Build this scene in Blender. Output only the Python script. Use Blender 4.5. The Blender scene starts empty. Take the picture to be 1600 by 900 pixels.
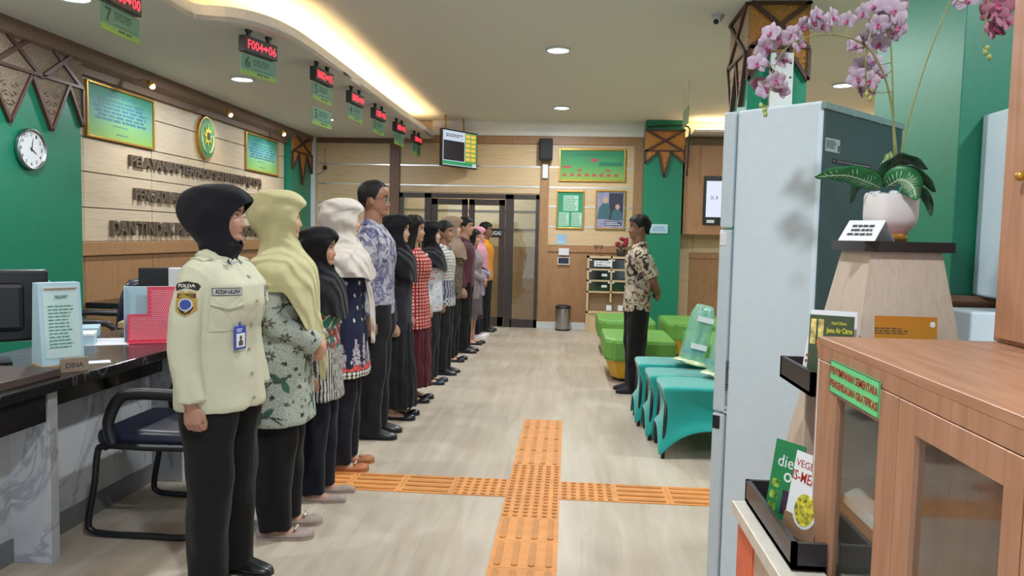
import bpy, bmesh, math, random
import numpy as np
from mathutils import Vector, Matrix, noise
from mathutils.bvhtree import BVHTree
PI = math.pi
R = math.radians
SC = bpy.context.scene
COL = SC.collection

# ------------------------------------------------------------------ camera
FPX, CAMH = 1190.0, 1.38
def cam_axes():
    d = Vector(((890-800)/FPX, -(372-450)/FPX, -1)).normalized()
    hz = Vector((1, -.022, 0))
    u = (-d).cross(hz).normalized()
    if u.y < 0: u = -u
    r = d.cross(u)
    return r, d, u
AX = cam_axes()
C0 = Vector((0, 0, CAMH))
def P(px, py, ax, val):
    """point of the room behind a pixel of the photograph, on the plane axis=val"""
    v = Vector(((px-800)/FPX, -(py-450)/FPX, -1))
    w = Vector((AX[0].dot(v), AX[1].dot(v), AX[2].dot(v)))
    return C0 + w*((val-C0[ax])/w[ax])
cd = bpy.data.cameras.new('camera'); cam = bpy.data.objects.new('camera', cd); COL.objects.link(cam)
cd.sensor_width = 36; cd.lens = FPX/1600*36; cd.clip_start = .02
cam.matrix_world = Matrix((AX[0], AX[1], AX[2])).to_4x4()
cam.location = C0
SC.camera = cam
SC.view_settings.view_transform = 'Standard'; SC.view_settings.look = 'None'
SC.view_settings.gamma = 1; SC.view_settings.exposure = 0.28; SC.view_settings.use_curve_mapping = False

def lin(c):
    if isinstance(c, str):
        c = [int(c[i:i+2], 16)/255 for i in (0, 2, 4)]
        c = [x/12.92 if x <= .04045 else ((x+.055)/1.055)**2.4 for x in c]
    return (c[0], c[1], c[2], 1)

# ------------------------------------------------------------------ light
W = bpy.data.worlds.new('world'); SC.world = W; W.use_nodes = True
W.node_tree.nodes['Background'].inputs[0].default_value = (.74, .87, 1, 1)
W.node_tree.nodes['Background'].inputs[1].default_value = 1.15
def area(name, loc, size, power, color=(.90, .96, 1), rot=(0, 0, 0), sy=None):
    l = bpy.data.lights.new(name, 'AREA'); l.energy = power; l.color = color
    l.shape = 'DISK' if sy is None else 'RECTANGLE'; l.size = size
    if sy: l.size_y = sy
    o = bpy.data.objects.new(name, l); o.location = loc; o.rotation_euler = rot; COL.objects.link(o)
    return o
DOWN_MAIN = [(-.15, 7.1), (-.15, 10.2), (-.15, 4.0), (-.15, .9), (2.6, 4.6), (2.9, 8.6), (2.4, 1.2)]
DOWN_SOFF = [(-3.17, 7.2), (-3.15, 9.66), (-3.17, 4.7), (-3.17, 2.2)]
for x, y in DOWN_MAIN: area('downlight_lamp', (x, y, 3.07), .17, 46)
for x, y in DOWN_SOFF: area('downlight_lamp', (x, y, 2.81), .17, 24)

# ------------------------------------------------------------------ materials
def newmat(name):
    m = bpy.data.materials.new(name); m.use_nodes = True
    nt = m.node_tree; b = nt.nodes['Principled BSDF']
    return m, nt, b
def N(nt, typ, **kw):
    n = nt.nodes.new(typ)
    for k, v in kw.items():
        if k.startswith('i_'):
            n.inputs[k[2:].replace('_', ' ')].default_value = v
        else: setattr(n, k, v)
    return n
def coords(nt, scale=(1, 1, 1), rot=(0, 0, 0)):
    t = N(nt, 'ShaderNodeTexCoord'); mp = N(nt, 'ShaderNodeMapping')
    mp.inputs['Scale'].default_value = scale; mp.inputs['Rotation'].default_value = rot
    nt.links.new(t.outputs['Object'], mp.inputs[0]); return mp.outputs[0]
def ramp(nt, fac, stops, interp='LINEAR'):
    r = N(nt, 'ShaderNodeValToRGB'); e = r.color_ramp; e.interpolation = interp
    while len(e.elements) < len(stops): e.elements.new(.5)
    for el, (p, c) in zip(e.elements, stops): el.position = p; el.color = lin(c)
    nt.links.new(fac, r.inputs[0]); return r.outputs[0]
def bump(nt, b, h, strength=.3, dist=.01):
    n = N(nt, 'ShaderNodeBump'); n.inputs['Strength'].default_value = strength; n.inputs['Distance'].default_value = dist
    nt.links.new(h, n.inputs['Height']); nt.links.new(n.outputs[0], b.inputs['Normal'])
def plain(name, c, rough=.5, metal=0, spec=.5, nz=.04, ns=30, emit=None, es=0, trans=0, coat=0, bumps=0):
    m, nt, b = newmat(name)
    b.inputs['Roughness'].default_value = rough; b.inputs['Metallic'].default_value = metal
    b.inputs['Specular IOR Level'].default_value = spec
    L = lin(c)
    if nz:
        n = N(nt, 'ShaderNodeTexNoise'); n.inputs['Scale'].default_value = ns; n.inputs['Detail'].default_value = 3
        nt.links.new(coords(nt), n.inputs['Vector'])
        r = N(nt, 'ShaderNodeValToRGB'); e = r.color_ramp
        e.elements[0].position = .3; e.elements[1].position = .7
        e.elements[0].color = tuple(max(0, x*(1-nz*2)) for x in L[:3])+(1,)
        e.elements[1].color = tuple(min(1, x*(1+nz*2)) for x in L[:3])+(1,)
        nt.links.new(n.outputs[0], r.inputs[0]); nt.links.new(r.outputs[0], b.inputs['Base Color'])
        if bumps: bump(nt, b, n.outputs[0], bumps)
    else: b.inputs['Base Color'].default_value = L
    if emit: b.inputs['Emission Color'].default_value = lin(emit); b.inputs['Emission Strength'].default_value = es
    if trans: b.inputs['Transmission Weight'].default_value = trans
    if coat: b.inputs['Coat Weight'].default_value = coat; b.inputs['Coat Roughness'].default_value = .1
    return m
def wood(name, c1, c2, scale=(2, 2, 30), rough=.4, c3=None, spec=.4):
    m, nt, b = newmat(name); v = coords(nt, scale)
    n = N(nt, 'ShaderNodeTexNoise'); n.inputs['Scale'].default_value = 3; n.inputs['Detail'].default_value = 6; n.inputs['Distortion'].default_value = .6
    nt.links.new(v, n.inputs['Vector'])
    c = ramp(nt, n.outputs[0], [(.3, c1), (.55, c2), (.75, c3 or c1)])
    nt.links.new(c, b.inputs['Base Color']); b.inputs['Roughness'].default_value = rough; b.inputs['Specular IOR Level'].default_value = spec
    bump(nt, b, n.outputs[0], .08)
    return m
def cloth(name, c, nz=.06, rough=.85, ns=6, sheen=.06, drape=0):
    m, nt, b = newmat(name); v = coords(nt)
    n = N(nt, 'ShaderNodeTexNoise'); n.inputs['Scale'].default_value = ns; n.inputs['Detail'].default_value = 4
    w = N(nt, 'ShaderNodeTexNoise'); w.inputs['Scale'].default_value = 400
    nt.links.new(v, n.inputs['Vector']); nt.links.new(v, w.inputs['Vector'])
    L = lin(c); r = N(nt, 'ShaderNodeValToRGB'); e = r.color_ramp; e.elements[0].position = .3; e.elements[1].position = .7
    e.elements[0].color = tuple(x*(1-nz) for x in L[:3])+(1,); e.elements[1].color = tuple(min(1, x*(1+nz)) for x in L[:3])+(1,)
    nt.links.new(n.outputs[0], r.inputs[0]); nt.links.new(r.outputs[0], b.inputs['Base Color'])
    b.inputs['Roughness'].default_value = rough; b.inputs['Specular IOR Level'].default_value = .2
    b.inputs['Sheen Weight'].default_value = sheen; b.inputs['Sheen Roughness'].default_value = .5
    if drape:
        wv = N(nt, 'ShaderNodeTexWave'); wv.inputs['Scale'].default_value = 5; wv.inputs['Distortion'].default_value = 5; wv.inputs['Detail'].default_value = 1.5; wv.inputs['Detail Scale'].default_value = 1.2
        nt.links.new(coords(nt, (1, 1.2, .8), (.5, .6, .3)), wv.inputs['Vector']); bump(nt, b, wv.outputs['Fac'], drape, .02)
    else: bump(nt, b, n.outputs[0], .5, .014)
    return m
def batik(name, stops, scale=12, dist=.6, stretch=(1, 1, 1), interp='CONSTANT', kind='noise'):
    m, nt, b = newmat(name); v = coords(nt, stretch)
    n0 = N(nt, 'ShaderNodeTexNoise'); n0.inputs['Scale'].default_value = scale*.8; nt.links.new(v, n0.inputs['Vector'])
    mx = N(nt, 'ShaderNodeMix', data_type='VECTOR'); mx.inputs[0].default_value = dist*.25
    nt.links.new(v, mx.inputs[4]); nt.links.new(n0.outputs['Color'], mx.inputs[5])
    if kind == 'noise':
        n = N(nt, 'ShaderNodeTexNoise'); n.inputs['Scale'].default_value = scale; n.inputs['Detail'].default_value = 5; n.inputs['Distortion'].default_value = dist*2
        out = n.outputs[0]
    else:
        n = N(nt, 'ShaderNodeTexVoronoi'); n.inputs['Scale'].default_value = scale; out = n.outputs['Distance']
    nt.links.new(mx.outputs[1], n.inputs['Vector'])
    nt.links.new(ramp(nt, out, stops, interp), b.inputs['Base Color'])
    b.inputs['Roughness'].default_value = .85; b.inputs['Specular IOR Level'].default_value = .2
    return m
def painted(name, base=None, crackle=None, rough=.85):
    """colour from the mesh's 'Col' attribute (printed motifs), over a base where alpha is 0"""
    m, nt, b = newmat(name); a = N(nt, 'ShaderNodeAttribute'); a.attribute_name = 'Col'
    if base:
        if crackle:
            v = N(nt, 'ShaderNodeTexVoronoi', feature='DISTANCE_TO_EDGE'); v.inputs['Scale'].default_value = 90
            nt.links.new(coords(nt), v.inputs['Vector'])
            bc = ramp(nt, v.outputs['Distance'], [(.0, crackle), (.10, base), (1, base)])
        else:
            n = N(nt, 'ShaderNodeTexNoise'); n.inputs['Scale'].default_value = 8; nt.links.new(coords(nt), n.inputs['Vector'])
            bc = ramp(nt, n.outputs[0], [(.3, base), (.7, base)])
        mx = N(nt, 'ShaderNodeMix', data_type='RGBA'); nt.links.new(a.outputs['Alpha'], mx.inputs[0])
        nt.links.new(bc, mx.inputs[6]); nt.links.new(a.outputs['Color'], mx.inputs[7])
        nt.links.new(mx.outputs[2], b.inputs['Base Color'])
    else: nt.links.new(a.outputs['Color'], b.inputs['Base Color'])
    b.inputs['Roughness'].default_value = rough; b.inputs['Specular IOR Level'].default_value = .2
    return m
def glass(name, tint='e8f0ee', rough=.02, alpha=.18, ior=1.5):
    m, nt, b = newmat(name); nt.nodes.remove(b)
    o = nt.nodes['Material Output']; t = N(nt, 'ShaderNodeBsdfTransparent'); g = N(nt, 'ShaderNodeBsdfGlossy')
    t.inputs[0].default_value = lin(tint); g.inputs['Roughness'].default_value = rough; g.inputs[0].default_value = (1, 1, 1, 1)
    f = N(nt, 'ShaderNodeFresnel'); f.inputs[0].default_value = ior
    ad = N(nt, 'ShaderNodeMath', operation='ADD'); ad.inputs[1].default_value = alpha*.3
    nt.links.new(f.outputs[0], ad.inputs[0])
    gm = N(nt, 'ShaderNodeNewGeometry'); iv = N(nt, 'ShaderNodeMath', operation='SUBTRACT'); iv.inputs[0].default_value = 1; nt.links.new(gm.outputs['Backfacing'], iv.inputs[1])
    ml = N(nt, 'ShaderNodeMath', operation='MULTIPLY'); nt.links.new(ad.outputs[0], ml.inputs[0]); nt.links.new(iv.outputs[0], ml.inputs[1])
    mx = N(nt, 'ShaderNodeMixShader'); nt.links.new(ml.outputs[0], mx.inputs[0]); nt.links.new(t.outputs[0], mx.inputs[1]); nt.links.new(g.outputs[0], mx.inputs[2])
    nt.links.new(mx.outputs[0], o.inputs[0]); return m
def emis(name, c, s):
    m, nt, b = newmat(name); b.inputs['Base Color'].default_value = (0, 0, 0, 1)
    b.inputs['Emission Color'].default_value = lin(c); b.inputs['Emission Strength'].default_value = s; return m

# floor: pale vinyl planks
def floor_mat():
    m, nt, b = newmat('vinyl_planks')
    v = coords(nt, (1, 1, 1), (0, 0, R(90)))
    br = N(nt, 'ShaderNodeTexBrick'); br.offset = .37
    for k, x in (('Scale', 1), ('Mortar Size', .0012), ('Brick Width', 1.2), ('Row Height', .18), ('Bias', 0)): br.inputs[k].default_value = x
    br.inputs['Color1'].default_value = lin('b9ac9b'); br.inputs['Color2'].default_value = lin('aa9c8a'); br.inputs['Mortar'].default_value = lin('94867a')
    nt.links.new(v, br.inputs['Vector'])
    n = N(nt, 'ShaderNodeTexNoise'); n.inputs['Scale'].default_value = 4.5; n.inputs['Detail'].default_value = 7; n.inputs['Distortion'].default_value = .5
    nt.links.new(coords(nt, (3.2, .35, 1)), n.inputs['Vector'])
    c = ramp(nt, n.outputs[0], [(.28, 'a09080'), (.5, 'b6a896'), (.72, 'c6bcae')])
    mx = N(nt, 'ShaderNodeMix', data_type='RGBA'); mx.inputs[0].default_value = .55
    nt.links.new(br.outputs[0], mx.inputs[6]); nt.links.new(c, mx.inputs[7]); nt.links.new(mx.outputs[2], b.inputs['Base Color'])
    b.inputs['Roughness'].default_value = .38; b.inputs['Specular IOR Level'].default_value = .35
    return m
def marble_mat(name='white_marble', a='b9bcc0', d='9599a0'):
    m, nt, b = newmat(name)
    n = N(nt, 'ShaderNodeTexNoise'); n.inputs['Scale'].default_value = 2.2; n.inputs['Detail'].default_value = 8; n.inputs['Distortion'].default_value = 2.2
    nt.links.new(coords(nt, (1, 1, .5), (0, .5, .3)), n.inputs['Vector'])
    nt.links.new(ramp(nt, n.outputs[0], [(.40, a), (.485, a), (.505, d), (.53, a), (.75, '9fa3a8')] if name[0] == 'w' else [(.45, a), (.49, a), (.5, d), (.515, a)]), b.inputs['Base Color'])
    b.inputs['Roughness'].default_value = .22; return m
M = dict(
    floor=floor_mat(), ceiling=plain('ceiling_paint', 'e2dfdb', .9, nz=.01),
    panel=wood('pale_wood_panel', 'b9a68c', 'c8b69d', (1, 1, 14), .45), panel2=wood('honey_wood_panel', 'bfa37c', 'ccb28d', (1, 1, 14), .42),
    brown=wood('brown_veneer', '96704e', 'a57c57', (8, 8, 1.5), .45), dbrown=wood('dark_brown_trim', '66493a', '75533f', (3, 3, 12), .45),
    moulding=plain('moulding', '7d6656', .6), alu=plain('aluminium_strip', 'd0d2d4', .25, 1, nz=0), seam=plain('dark_seam', '4a4440', .7, nz=0),
    green=plain('green_paint', '12775a', .40, nz=.03, spec=.5), white=plain('white_paint', 'd4d6d8', .5, nz=.01), skirt=plain('grey_tile_skirting', '6f7072', .4),
    marble=marble_mat(), dmarble=marble_mat('black_marble', '1b191a', '55504e'), orange=plain('orange_rubber', 'd28c48', .6, nz=.05, ns=12),
    orange2=plain('orange_rubber_raised', 'bd7d3c', .6, nz=.05, ns=12), black=plain('black_plastic', '17171a', .4, nz=.02), led_off=plain('led_housing', '2a2022', .5),
    gold=plain('gilt_frame', 'b98d3c', .35, .6), red_led=emis('red_led', 'ff3848', 1.9), steel=plain('brushed_steel', 'a8a8aa', .28, 1, nz=.02),
    frame_dark=plain('dark_door_frame', '3a3230', .5), glass=glass('clear_glass'), glass_ref=glass('showcase_glass', 'eef1f0', .06, .2, 1.5),
    teal=cloth('teal_spandex', '17948c', .03, .6, sheen=.5), lime=plain('lime_leatherette', '639a40', .5, nz=.03), yellow=plain('yellow_laminate', 'c99c22', .45),
    leather=plain('navy_leather', '20263a', .38, nz=.05), fridge=plain('fridge_white', 'c6d6df', .32, nz=.01), fridge_back=plain('fridge_back', '31494a', .5, nz=.02),
    cab=wood('brown_oak_laminate', '9a6f55', 'a97d62', (14, 1.4, 14), .38, 'b0866c'), cabv=wood('brown_oak_upright', '9a6f55', 'a97d62', (14, 14, 1.2), .38, 'b0866c'),
    ash=wood('pale_ash_laminate', 'b3a291', 'c1b1a1', (14, 14, 1.2), .45), darklam=plain('dark_laminate', '2b2729', .35), paper=plain('paper', 'd9dcdf', .7, nz=0),
    paper_blue=plain('pale_blue_card', 'a9c6d2', .6, nz=0), ink=plain('print_ink', '3b3f44', .8, nz=0), ink_green=plain('green_ink', '2f7d60', .8, nz=0), pink=plain('pink_plastic', 'd8465c', .4),
    lgreen=plain('light_green_sign', '66cf86', .5, nz=0), red_ink=plain('red_ink', 'a02c20', .6, nz=0), skinw=None, bronze=plain('bronze_letters', '6b5d50', .45, .25),
    lamp=emis('lamp_disc', 'e6f4ff', 14), cove=emis('warm_led_strip', 'ffd694', 60), orangep=plain('orange_panel', 'd2613c', .5), kraft=plain('kraft_wood', 'a68a63', .6),
    carve=batik('carved_wood', [(.0, '7a4f2a'), (.42, 'b07a42'), (.5, '8a5a30'), (.58, 'c08a50')], 22, .9, interp='LINEAR'), carvef=plain('carving_frame', '4a2c20', .45),
    carve3=batik('lit_side_carving', [(.0, '8a6a4c'), (.45, 'b8a184'), (.5, '80644c'), (.6, 'c4b49c')], 26, 1.2, interp='LINEAR'),  # side-face copy of the carving, its lit sheen put into paler colours
    carve2=batik('sheen_carved_wood', [(.0, '4a3a30'), (.45, '8b7a68'), (.5, '5a463a'), (.6, 'a39584')], 26, 1.2, interp='LINEAR'),  # silver-brown reflection painted into the colours of the near-left carving
)

# ------------------------------------------------------------------ mesh helpers
def bm_new(): return bmesh.new()
def box(bm, x0, x1, y0, y1, z0, z1, mi=0, T=None):
    co = [(x, y, z) for x in (x0, x1) for y in (y0, y1) for z in (z0, z1)]
    vs = [bm.verts.new(T @ Vector(c) if T is not None else c) for c in co]
    for f in ((0, 1, 3, 2), (4, 6, 7, 5), (0, 4, 5, 1), (2, 3, 7, 6), (0, 2, 6, 4), (1, 5, 7, 3)):
        fa = bm.faces.new([vs[i] for i in f]); fa.material_index = mi
    return bm
def bbox(bm, x0, x1, y0, y1, z0, z1, b=.004, seg=2, mi=0, T=None):
    t = bmesh.new(); box(t, x0, x1, y0, y1, z0, z1)
    bmesh.ops.bevel(t, geom=t.edges[:], offset=b, segments=seg, affect='EDGES', profile=.5)
    merge(bm, t, mi, T)
    return bm
def merge(bm, t, mi=None, T=None):
    if T is not None: t.transform(T)
    vm = {v: bm.verts.new(v.co) for v in t.verts}
    for f in t.faces:
        try:
            nf = bm.faces.new([vm[v] for v in f.verts]); nf.smooth = f.smooth; nf.material_index = f.material_index if mi is None else mi
        except ValueError: pass
    t.free()
def prism(bm, pts, d0, d1, plane='XZ', mi=0, T=None):
    """polygon pts extruded along the axis missing from plane"""
    def c(p, d):
        v = Vector((p[0], d, p[1])) if plane == 'XZ' else Vector((d, p[0], p[1])) if plane == 'YZ' else Vector((p[0], p[1], d))
        return T @ v if T is not None else v
    a = [bm.verts.new(c(p, d0)) for p in pts]; b = [bm.verts.new(c(p, d1)) for p in pts]
    n = len(pts)
    for f in [a, b[::-1]] + [[a[i], b[i], b[(i+1) % n], a[(i+1) % n]] for i in range(n)]:
        fa = bm.faces.new(f); fa.material_index = mi
    return bm
def rings(bm, rs, cap=True, mi=0, smooth=True):
    vs = [[bm.verts.new(p) for p in r] for r in rs]; n = len(rs[0])
    for a, b in zip(vs, vs[1:]):
        for i in range(n):
            f = bm.faces.new([a[i], a[(i+1) % n], b[(i+1) % n], b[i]]); f.smooth = smooth; f.material_index = mi
    if cap:
        for r in (vs[0][::-1], vs[-1]):
            f = bm.faces.new(r); f.material_index = mi
    return bm
def tube(bm, pts, rad, n=10, mi=0, cap=True, flat=(1, 1)):
    pts = [Vector(p) for p in pts]; rr = rad if isinstance(rad, (list, tuple)) else [rad]*len(pts)
    rs = []; prev = None
    for i, p in enumerate(pts):
        d = ((pts[min(i+1, len(pts)-1)]-p).normalized() + (p-pts[max(i-1, 0)]).normalized())
        d = d.normalized() if d.length > 1e-6 else Vector((0, 0, 1))
        if prev is None: a = d.orthogonal().normalized() if abs(d.z) < .9 else Vector((1, 0, 0)); a = (a-d*a.dot(d)).normalized()
        else: a = (prev-d*prev.dot(d)).normalized()
        prev = a; b = d.cross(a)
        rs.append([p+(a*math.cos(t)*flat[0]+b*math.sin(t)*flat[1])*rr[i] for t in [2*PI*k/n for k in range(n)]])
    return rings(bm, rs, cap, mi)
def smooth_pts(pts, k=4):
    pts = [Vector(p) for p in pts]; out = []
    for i in range(len(pts)-1):
        p0, p1, p2, p3 = pts[max(i-1, 0)], pts[i], pts[i+1], pts[min(i+2, len(pts)-1)]
        for j in range(k):
            t = j/k; out.append(.5*((2*p1)+(p2-p0)*t+(2*p0-5*p1+4*p2-p3)*t*t+(3*p1-p0-3*p2+p3)*t**3))
    return out+[pts[-1]]
def lathe(bm, prof, n=24, c=(0, 0, 0), mi=0, sx=1, sy=1):
    return rings(bm, [[Vector((c[0]+r*math.cos(t)*sx, c[1]+r*math.sin(t)*sy, c[2]+z)) for t in [2*PI*k/n for k in range(n)]] for r, z in prof], True, mi)
def sph(bm, c, r, s=(1, 1, 1), n=12, mi=0):
    t = bmesh.new(); bmesh.ops.create_uvsphere(t, u_segments=n, v_segments=max(6, n*2//3), radius=r)
    for f in t.faces: f.smooth = True
    merge(bm, t, mi, Matrix.Translation(c) @ Matrix.Diagonal((s[0], s[1], s[2], 1)))
    return bm
def rrect(w, h, r, n=5, c=(0, 0)):
    pts = []
    for cx, cy, a in ((w/2-r, h/2-r, 0), (-w/2+r, h/2-r, 90), (-w/2+r, -h/2+r, 180), (w/2-r, -h/2+r, 270)):
        for k in range(n+1):
            t = R(a+90*k/n); pts.append((c[0]+cx+r*math.cos(t), c[1]+cy+r*math.sin(t)))
    return pts
_txt = {}
def text(bm, s, x0, x1, z0, z1, y=0, depth=.001, mi=0, T=None, bold=0):
    """lettering facing -Y, fitted into x0..x1, z0..z1"""
    key = (s, round(bold, 3))
    if key not in _txt:
        cu = bpy.data.curves.new('t', 'FONT'); cu.body = s; cu.extrude = .5; cu.offset = bold; cu.resolution_u = 2
        o = bpy.data.objects.new('t', cu); COL.objects.link(o)
        dg = bpy.context.evaluated_depsgraph_get(); me = bpy.data.meshes.new_from_object(o.evaluated_get(dg))
        bpy.data.objects.remove(o); bpy.data.curves.remove(cu)
        _txt[key] = ([v.co.copy() for v in me.vertices], [list(p.vertices) for p in me.polygons]); bpy.data.meshes.remove(me)
    vs, fs = _txt[key]
    if not vs: return bm
    ax = min(v.x for v in vs); bx = max(v.x for v in vs); ay = min(v.y for v in vs); by = max(v.y for v in vs)
    sx = (x1-x0)/max(bx-ax, 1e-6); sy = (z1-z0)/max(by-ay, 1e-6)
    out = []
    for v in vs:
        p = Vector((x0+(v.x-ax)*sx, y-(v.z+.5)*depth, z0+(v.y-ay)*sy)); out.append(bm.verts.new(T @ p if T is not None else p))
    for f in fs:
        try: fa = bm.faces.new([out[i] for i in f]); fa.material_index = mi
        except ValueError: pass
    return bm
def lines(bm, x0, x1, z0, z1, n, y=0, seed=1, fill=.5, center=False, mi=0, T=None, words=6, d=.0006):
    """printed lines of writing too small to read: rows of word-sized marks"""
    rd = random.Random(seed); h = (z1-z0)/n
    for i in range(n):
        zt = z1-h*i-h*(1-fill)/2; L = rd.uniform(.7, 1)*(x1-x0); a = (x0+x1)/2-L/2 if center else x0
        p = a
        while p < a+L-.001:
            w = rd.uniform(.5, 1.4)*(x1-x0)/words; e = min(p+w*.8, a+L); box(bm, p, e, y-d, y, zt-h*fill, zt, mi, T); p += w
    return bm
def obj(name, bm, mats, parent=None, W=True, smooth=False):
    me = bpy.data.meshes.new(name)
    if isinstance(bm, bpy.types.Mesh): me = bm
    else:
        bmesh.ops.recalc_face_normals(bm, faces=bm.faces[:])
        if smooth:
            for f in bm.faces: f.smooth = True
        bm.to_mesh(me); bm.free()
    for m in (mats if isinstance(mats, (list, tuple)) else [mats]): me.materials.append(m)
    o = bpy.data.objects.new(name, me); COL.objects.link(o)
    if parent is not None:
        o.parent = parent
        if W:
            q = parent
            off = Vector(parent.location)
            while q.parent: q = q.parent; off += Vector(q.location)
            me.transform(Matrix.Translation(-off))
    elif W and len(me.vertices):
        a = np.array([v.co for v in me.vertices]); c = Vector(((a[:, 0].min()+a[:, 0].max())/2, (a[:, 1].min()+a[:, 1].max())/2, a[:, 2].min()))
        me.transform(Matrix.Translation(-c)); o.location = c
    return o
def tag(o, label, cat, group=None):
    o['label'] = label; o['category'] = cat
    if group: o['group'] = group
    return o
def thing(name, label, cat, loc=(0, 0, 0), rz=0, group=None):
    o = bpy.data.objects.new(name, None); COL.objects.link(o); o.location = loc; o.rotation_euler = (0, 0, rz); o.empty_display_size = .1
    return tag(o, label, cat, group)
def struct(name, bm, m):
    o = obj(name, bm, m); o['kind'] = 'structure'; return o
def dup(root, loc=None, rz=None, label=None):
    def cp(o, par):
        c = o.copy(); COL.objects.link(c); c.parent = par
        for ch in o.children: cp(ch, c)
        return c
    r = cp(root, None)
    if loc is not None: r.location = loc
    if rz is not None: r.rotation_euler = (0, 0, rz)
    if label: r['label'] = label
    return r
# ------------------------------------------------------------------ the room
LW, BW, SOF, CEIL = -4.08, 11.6, 2.84, 3.1
b = bm_new(); box(b, -4.3, 5.2, -2.2, 12.9, -.1, 0); struct('floor', b, M['floor'])
b = bm_new(); box(b, -4.3, 5.2, -2.2, 12.9, CEIL, CEIL+.1); struct('ceiling', b, M['ceiling'])
# lowered ceiling over the counter with a curved lip
edge = [(-2.1, 11.6), (-2.12, 9), (-2.12, 7), (-2.13, 6.1), (-2.15, 5.8), (-2.2, 5.55), (-2.29, 5.38), (-2.4, 5.28), (-2.52, 5.24), (-2.62, 5.2), (-2.64, 5.0), (-2.66, 4.0), (-2.68, 2), (-2.7, -2.2)]
edge = [(p.x, p.y) for p in smooth_pts([(a, c, 0) for a, c in edge], 3)]
b = bm_new(); prism(b, [(-4.3, 11.6)]+edge+[(-4.3, -2.2)], SOF, SOF+.03, 'XY')
for (x0, y0), (x1, y1) in zip(edge, edge[1:]):
    d = Vector((x1-x0, y1-y0, 0)).normalized(); n = Vector((d.y, -d.x, 0))*.03
    if n.x > 0: n = -n
    prism(b, [(x0, y0), (x1, y1), (x1+n.x, y1+n.y), (x0+n.x, y0+n.y)], SOF+.001, SOF+.1, 'XY')
struct('ceiling_soffit', b, M['ceiling'])
b = bm_new()
tube(b, [(x-.1, y, SOF+.055) for x, y in edge if y < 11.4], .012, 6)
tag(obj('cove_light_strip', b, M['cove']), 'warm LED strip glowing behind the curved edge of the lowered ceiling', 'light')

# left wall
b = bm_new(); box(b, LW-.15, LW-.02, -2.2, BW+.2, 0, SOF); struct('wall_left', b, M['panel'])
SEAMZ = [1.55, 1.85, 2.14, 2.44]
zs = [1.26]+SEAMZ+[2.70]; ys = [1.95, 3.0, 4.05, 5.1, 6.15, 7.2, 8.27, 9.33, 10.39, 10.66]
b = bm_new()
for z0, z1 in zip(zs, zs[1:]):
    for y0, y1 in zip(ys, ys[1:]): bbox(b, LW-.02, LW, y0+.004, y1-.004, z0+.004, z1-.004, .002, 1)
struct('wall_left_panelling', b, M['panel'])
b = bm_new()
for y0, y1 in zip(ys, ys[1:]): bbox(b, LW-.02, LW, y0+.004, y1-.004, .1, 1.14, .002, 1)
struct('wall_left_wainscot', b, M['brown'])
b = bm_new(); box(b, LW-.021, LW-.012, 1.95, 10.66, 0, 2.7); struct('trim_1', b, M['seam'])
b = bm_new(); bbox(b, LW-.02, LW+.03, 1.95, 10.66, 1.14, 1.26, .006); struct('trim_2', b, M['brown'])
b = bm_new(); prism(b, [(LW, 2.64), (LW+.05, 2.64), (LW+.05, 2.70), (LW+.12, 2.74), (LW+.14, 2.80), (LW+.14, SOF), (LW, SOF)], 0.5, 11.5, 'XZ')
struct('trim_3', b, M['moulding'])

# green columns on the left wall
b = bm_new(); bbox(b, LW-.02, LW+.07, 4.55, 6.02, 0, SOF, .003); struct('wall_left_column', b, M['green'])
b = bm_new(); bbox(b, LW-.02, LW+.1, 10.68, 11.5, 0, SOF, .003); struct('wall_left_column_far', b, M['green'])
b = bm_new(); box(b, LW, LW+.16, 11.5, 11.58, 0, SOF); struct('trim_4', b, M['white'])

# back wall (openings for the glazed doors)
DX0, DX1, DTOP = -2.61, -.47, 2.02
b = bm_new()
box(b, -4.3, DX0, BW, BW+.12, 0, CEIL); box(b, DX1, 5.2, BW, BW+.12, 0, CEIL); box(b, DX0, DX1, BW, BW+.12, DTOP, CEIL)
struct('wall_back', b, M['panel2'])
b = bm_new()
for x0, x1 in ((-3.9, -2.77), (DX0+.02, -.47)):
    zz = [0.1, 1.26]+SEAMZ+[2.78] if x0 < -3 else [2.03, 2.14, 2.44, 2.78]
    for z0, z1 in zip(zz, zz[1:]): box(b, x0, x1, BW-.014, BW, z0+.008, z1-.008)
for z0, z1 in zip([1.26]+SEAMZ, SEAMZ+[2.72]): box(b, -.33, .93, BW-.014, BW, z0+.008, z1-.008)
for x0, x1 in ((1.85, 4.9),):
    for z0, z1 in ((1.2, 1.42), (2.5, 2.72), (1.42, 2.5)): box(b, x0, x1, BW-.014, BW, z0+.004, z1-.004)
struct('wall_back_panelling', b, M['panel2'])
b = bm_new()
for x0, x1, zz in ((-3.9, -2.77, SEAMZ), (DX0, -.47, SEAMZ[2:]), (-.33, .93, SEAMZ)):
    for z in zz: box(b, x0, x1, BW-.019, BW, z-.009, z+.009)
struct('trim_5', b, M['alu'])
b = bm_new(); box(b, -2.77, -2.62, BW-.04, BW, 0, 2.84); box(b, -3.95, -2.77, BW-.03, BW, 2.76, 2.84); struct('trim_6', b, M['dbrown'])
b = bm_new(); box(b, -2.62, 1.1, BW-.03, BW, 2.78, 2.9); box(b, -.46, -.33, BW-.03, BW, 0, 2.78); box(b, .93, 1.12, BW-.03, BW, 0, 2.78)
box(b, 1.8, 4.9, BW-.05, BW, 2.72, 2.84); box(b, -.33, .93, BW-.03, BW, 1.17, 1.26); box(b, 1.8, 4.9, BW-.03, BW, 1.12, 1.2); box(b, -.33, .93, BW-.012, BW, .1, 1.17); box(b, 1.8, 4.9, BW-.012, BW, .1, 1.12)
struct('trim_7', b, M['brown'])
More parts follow.
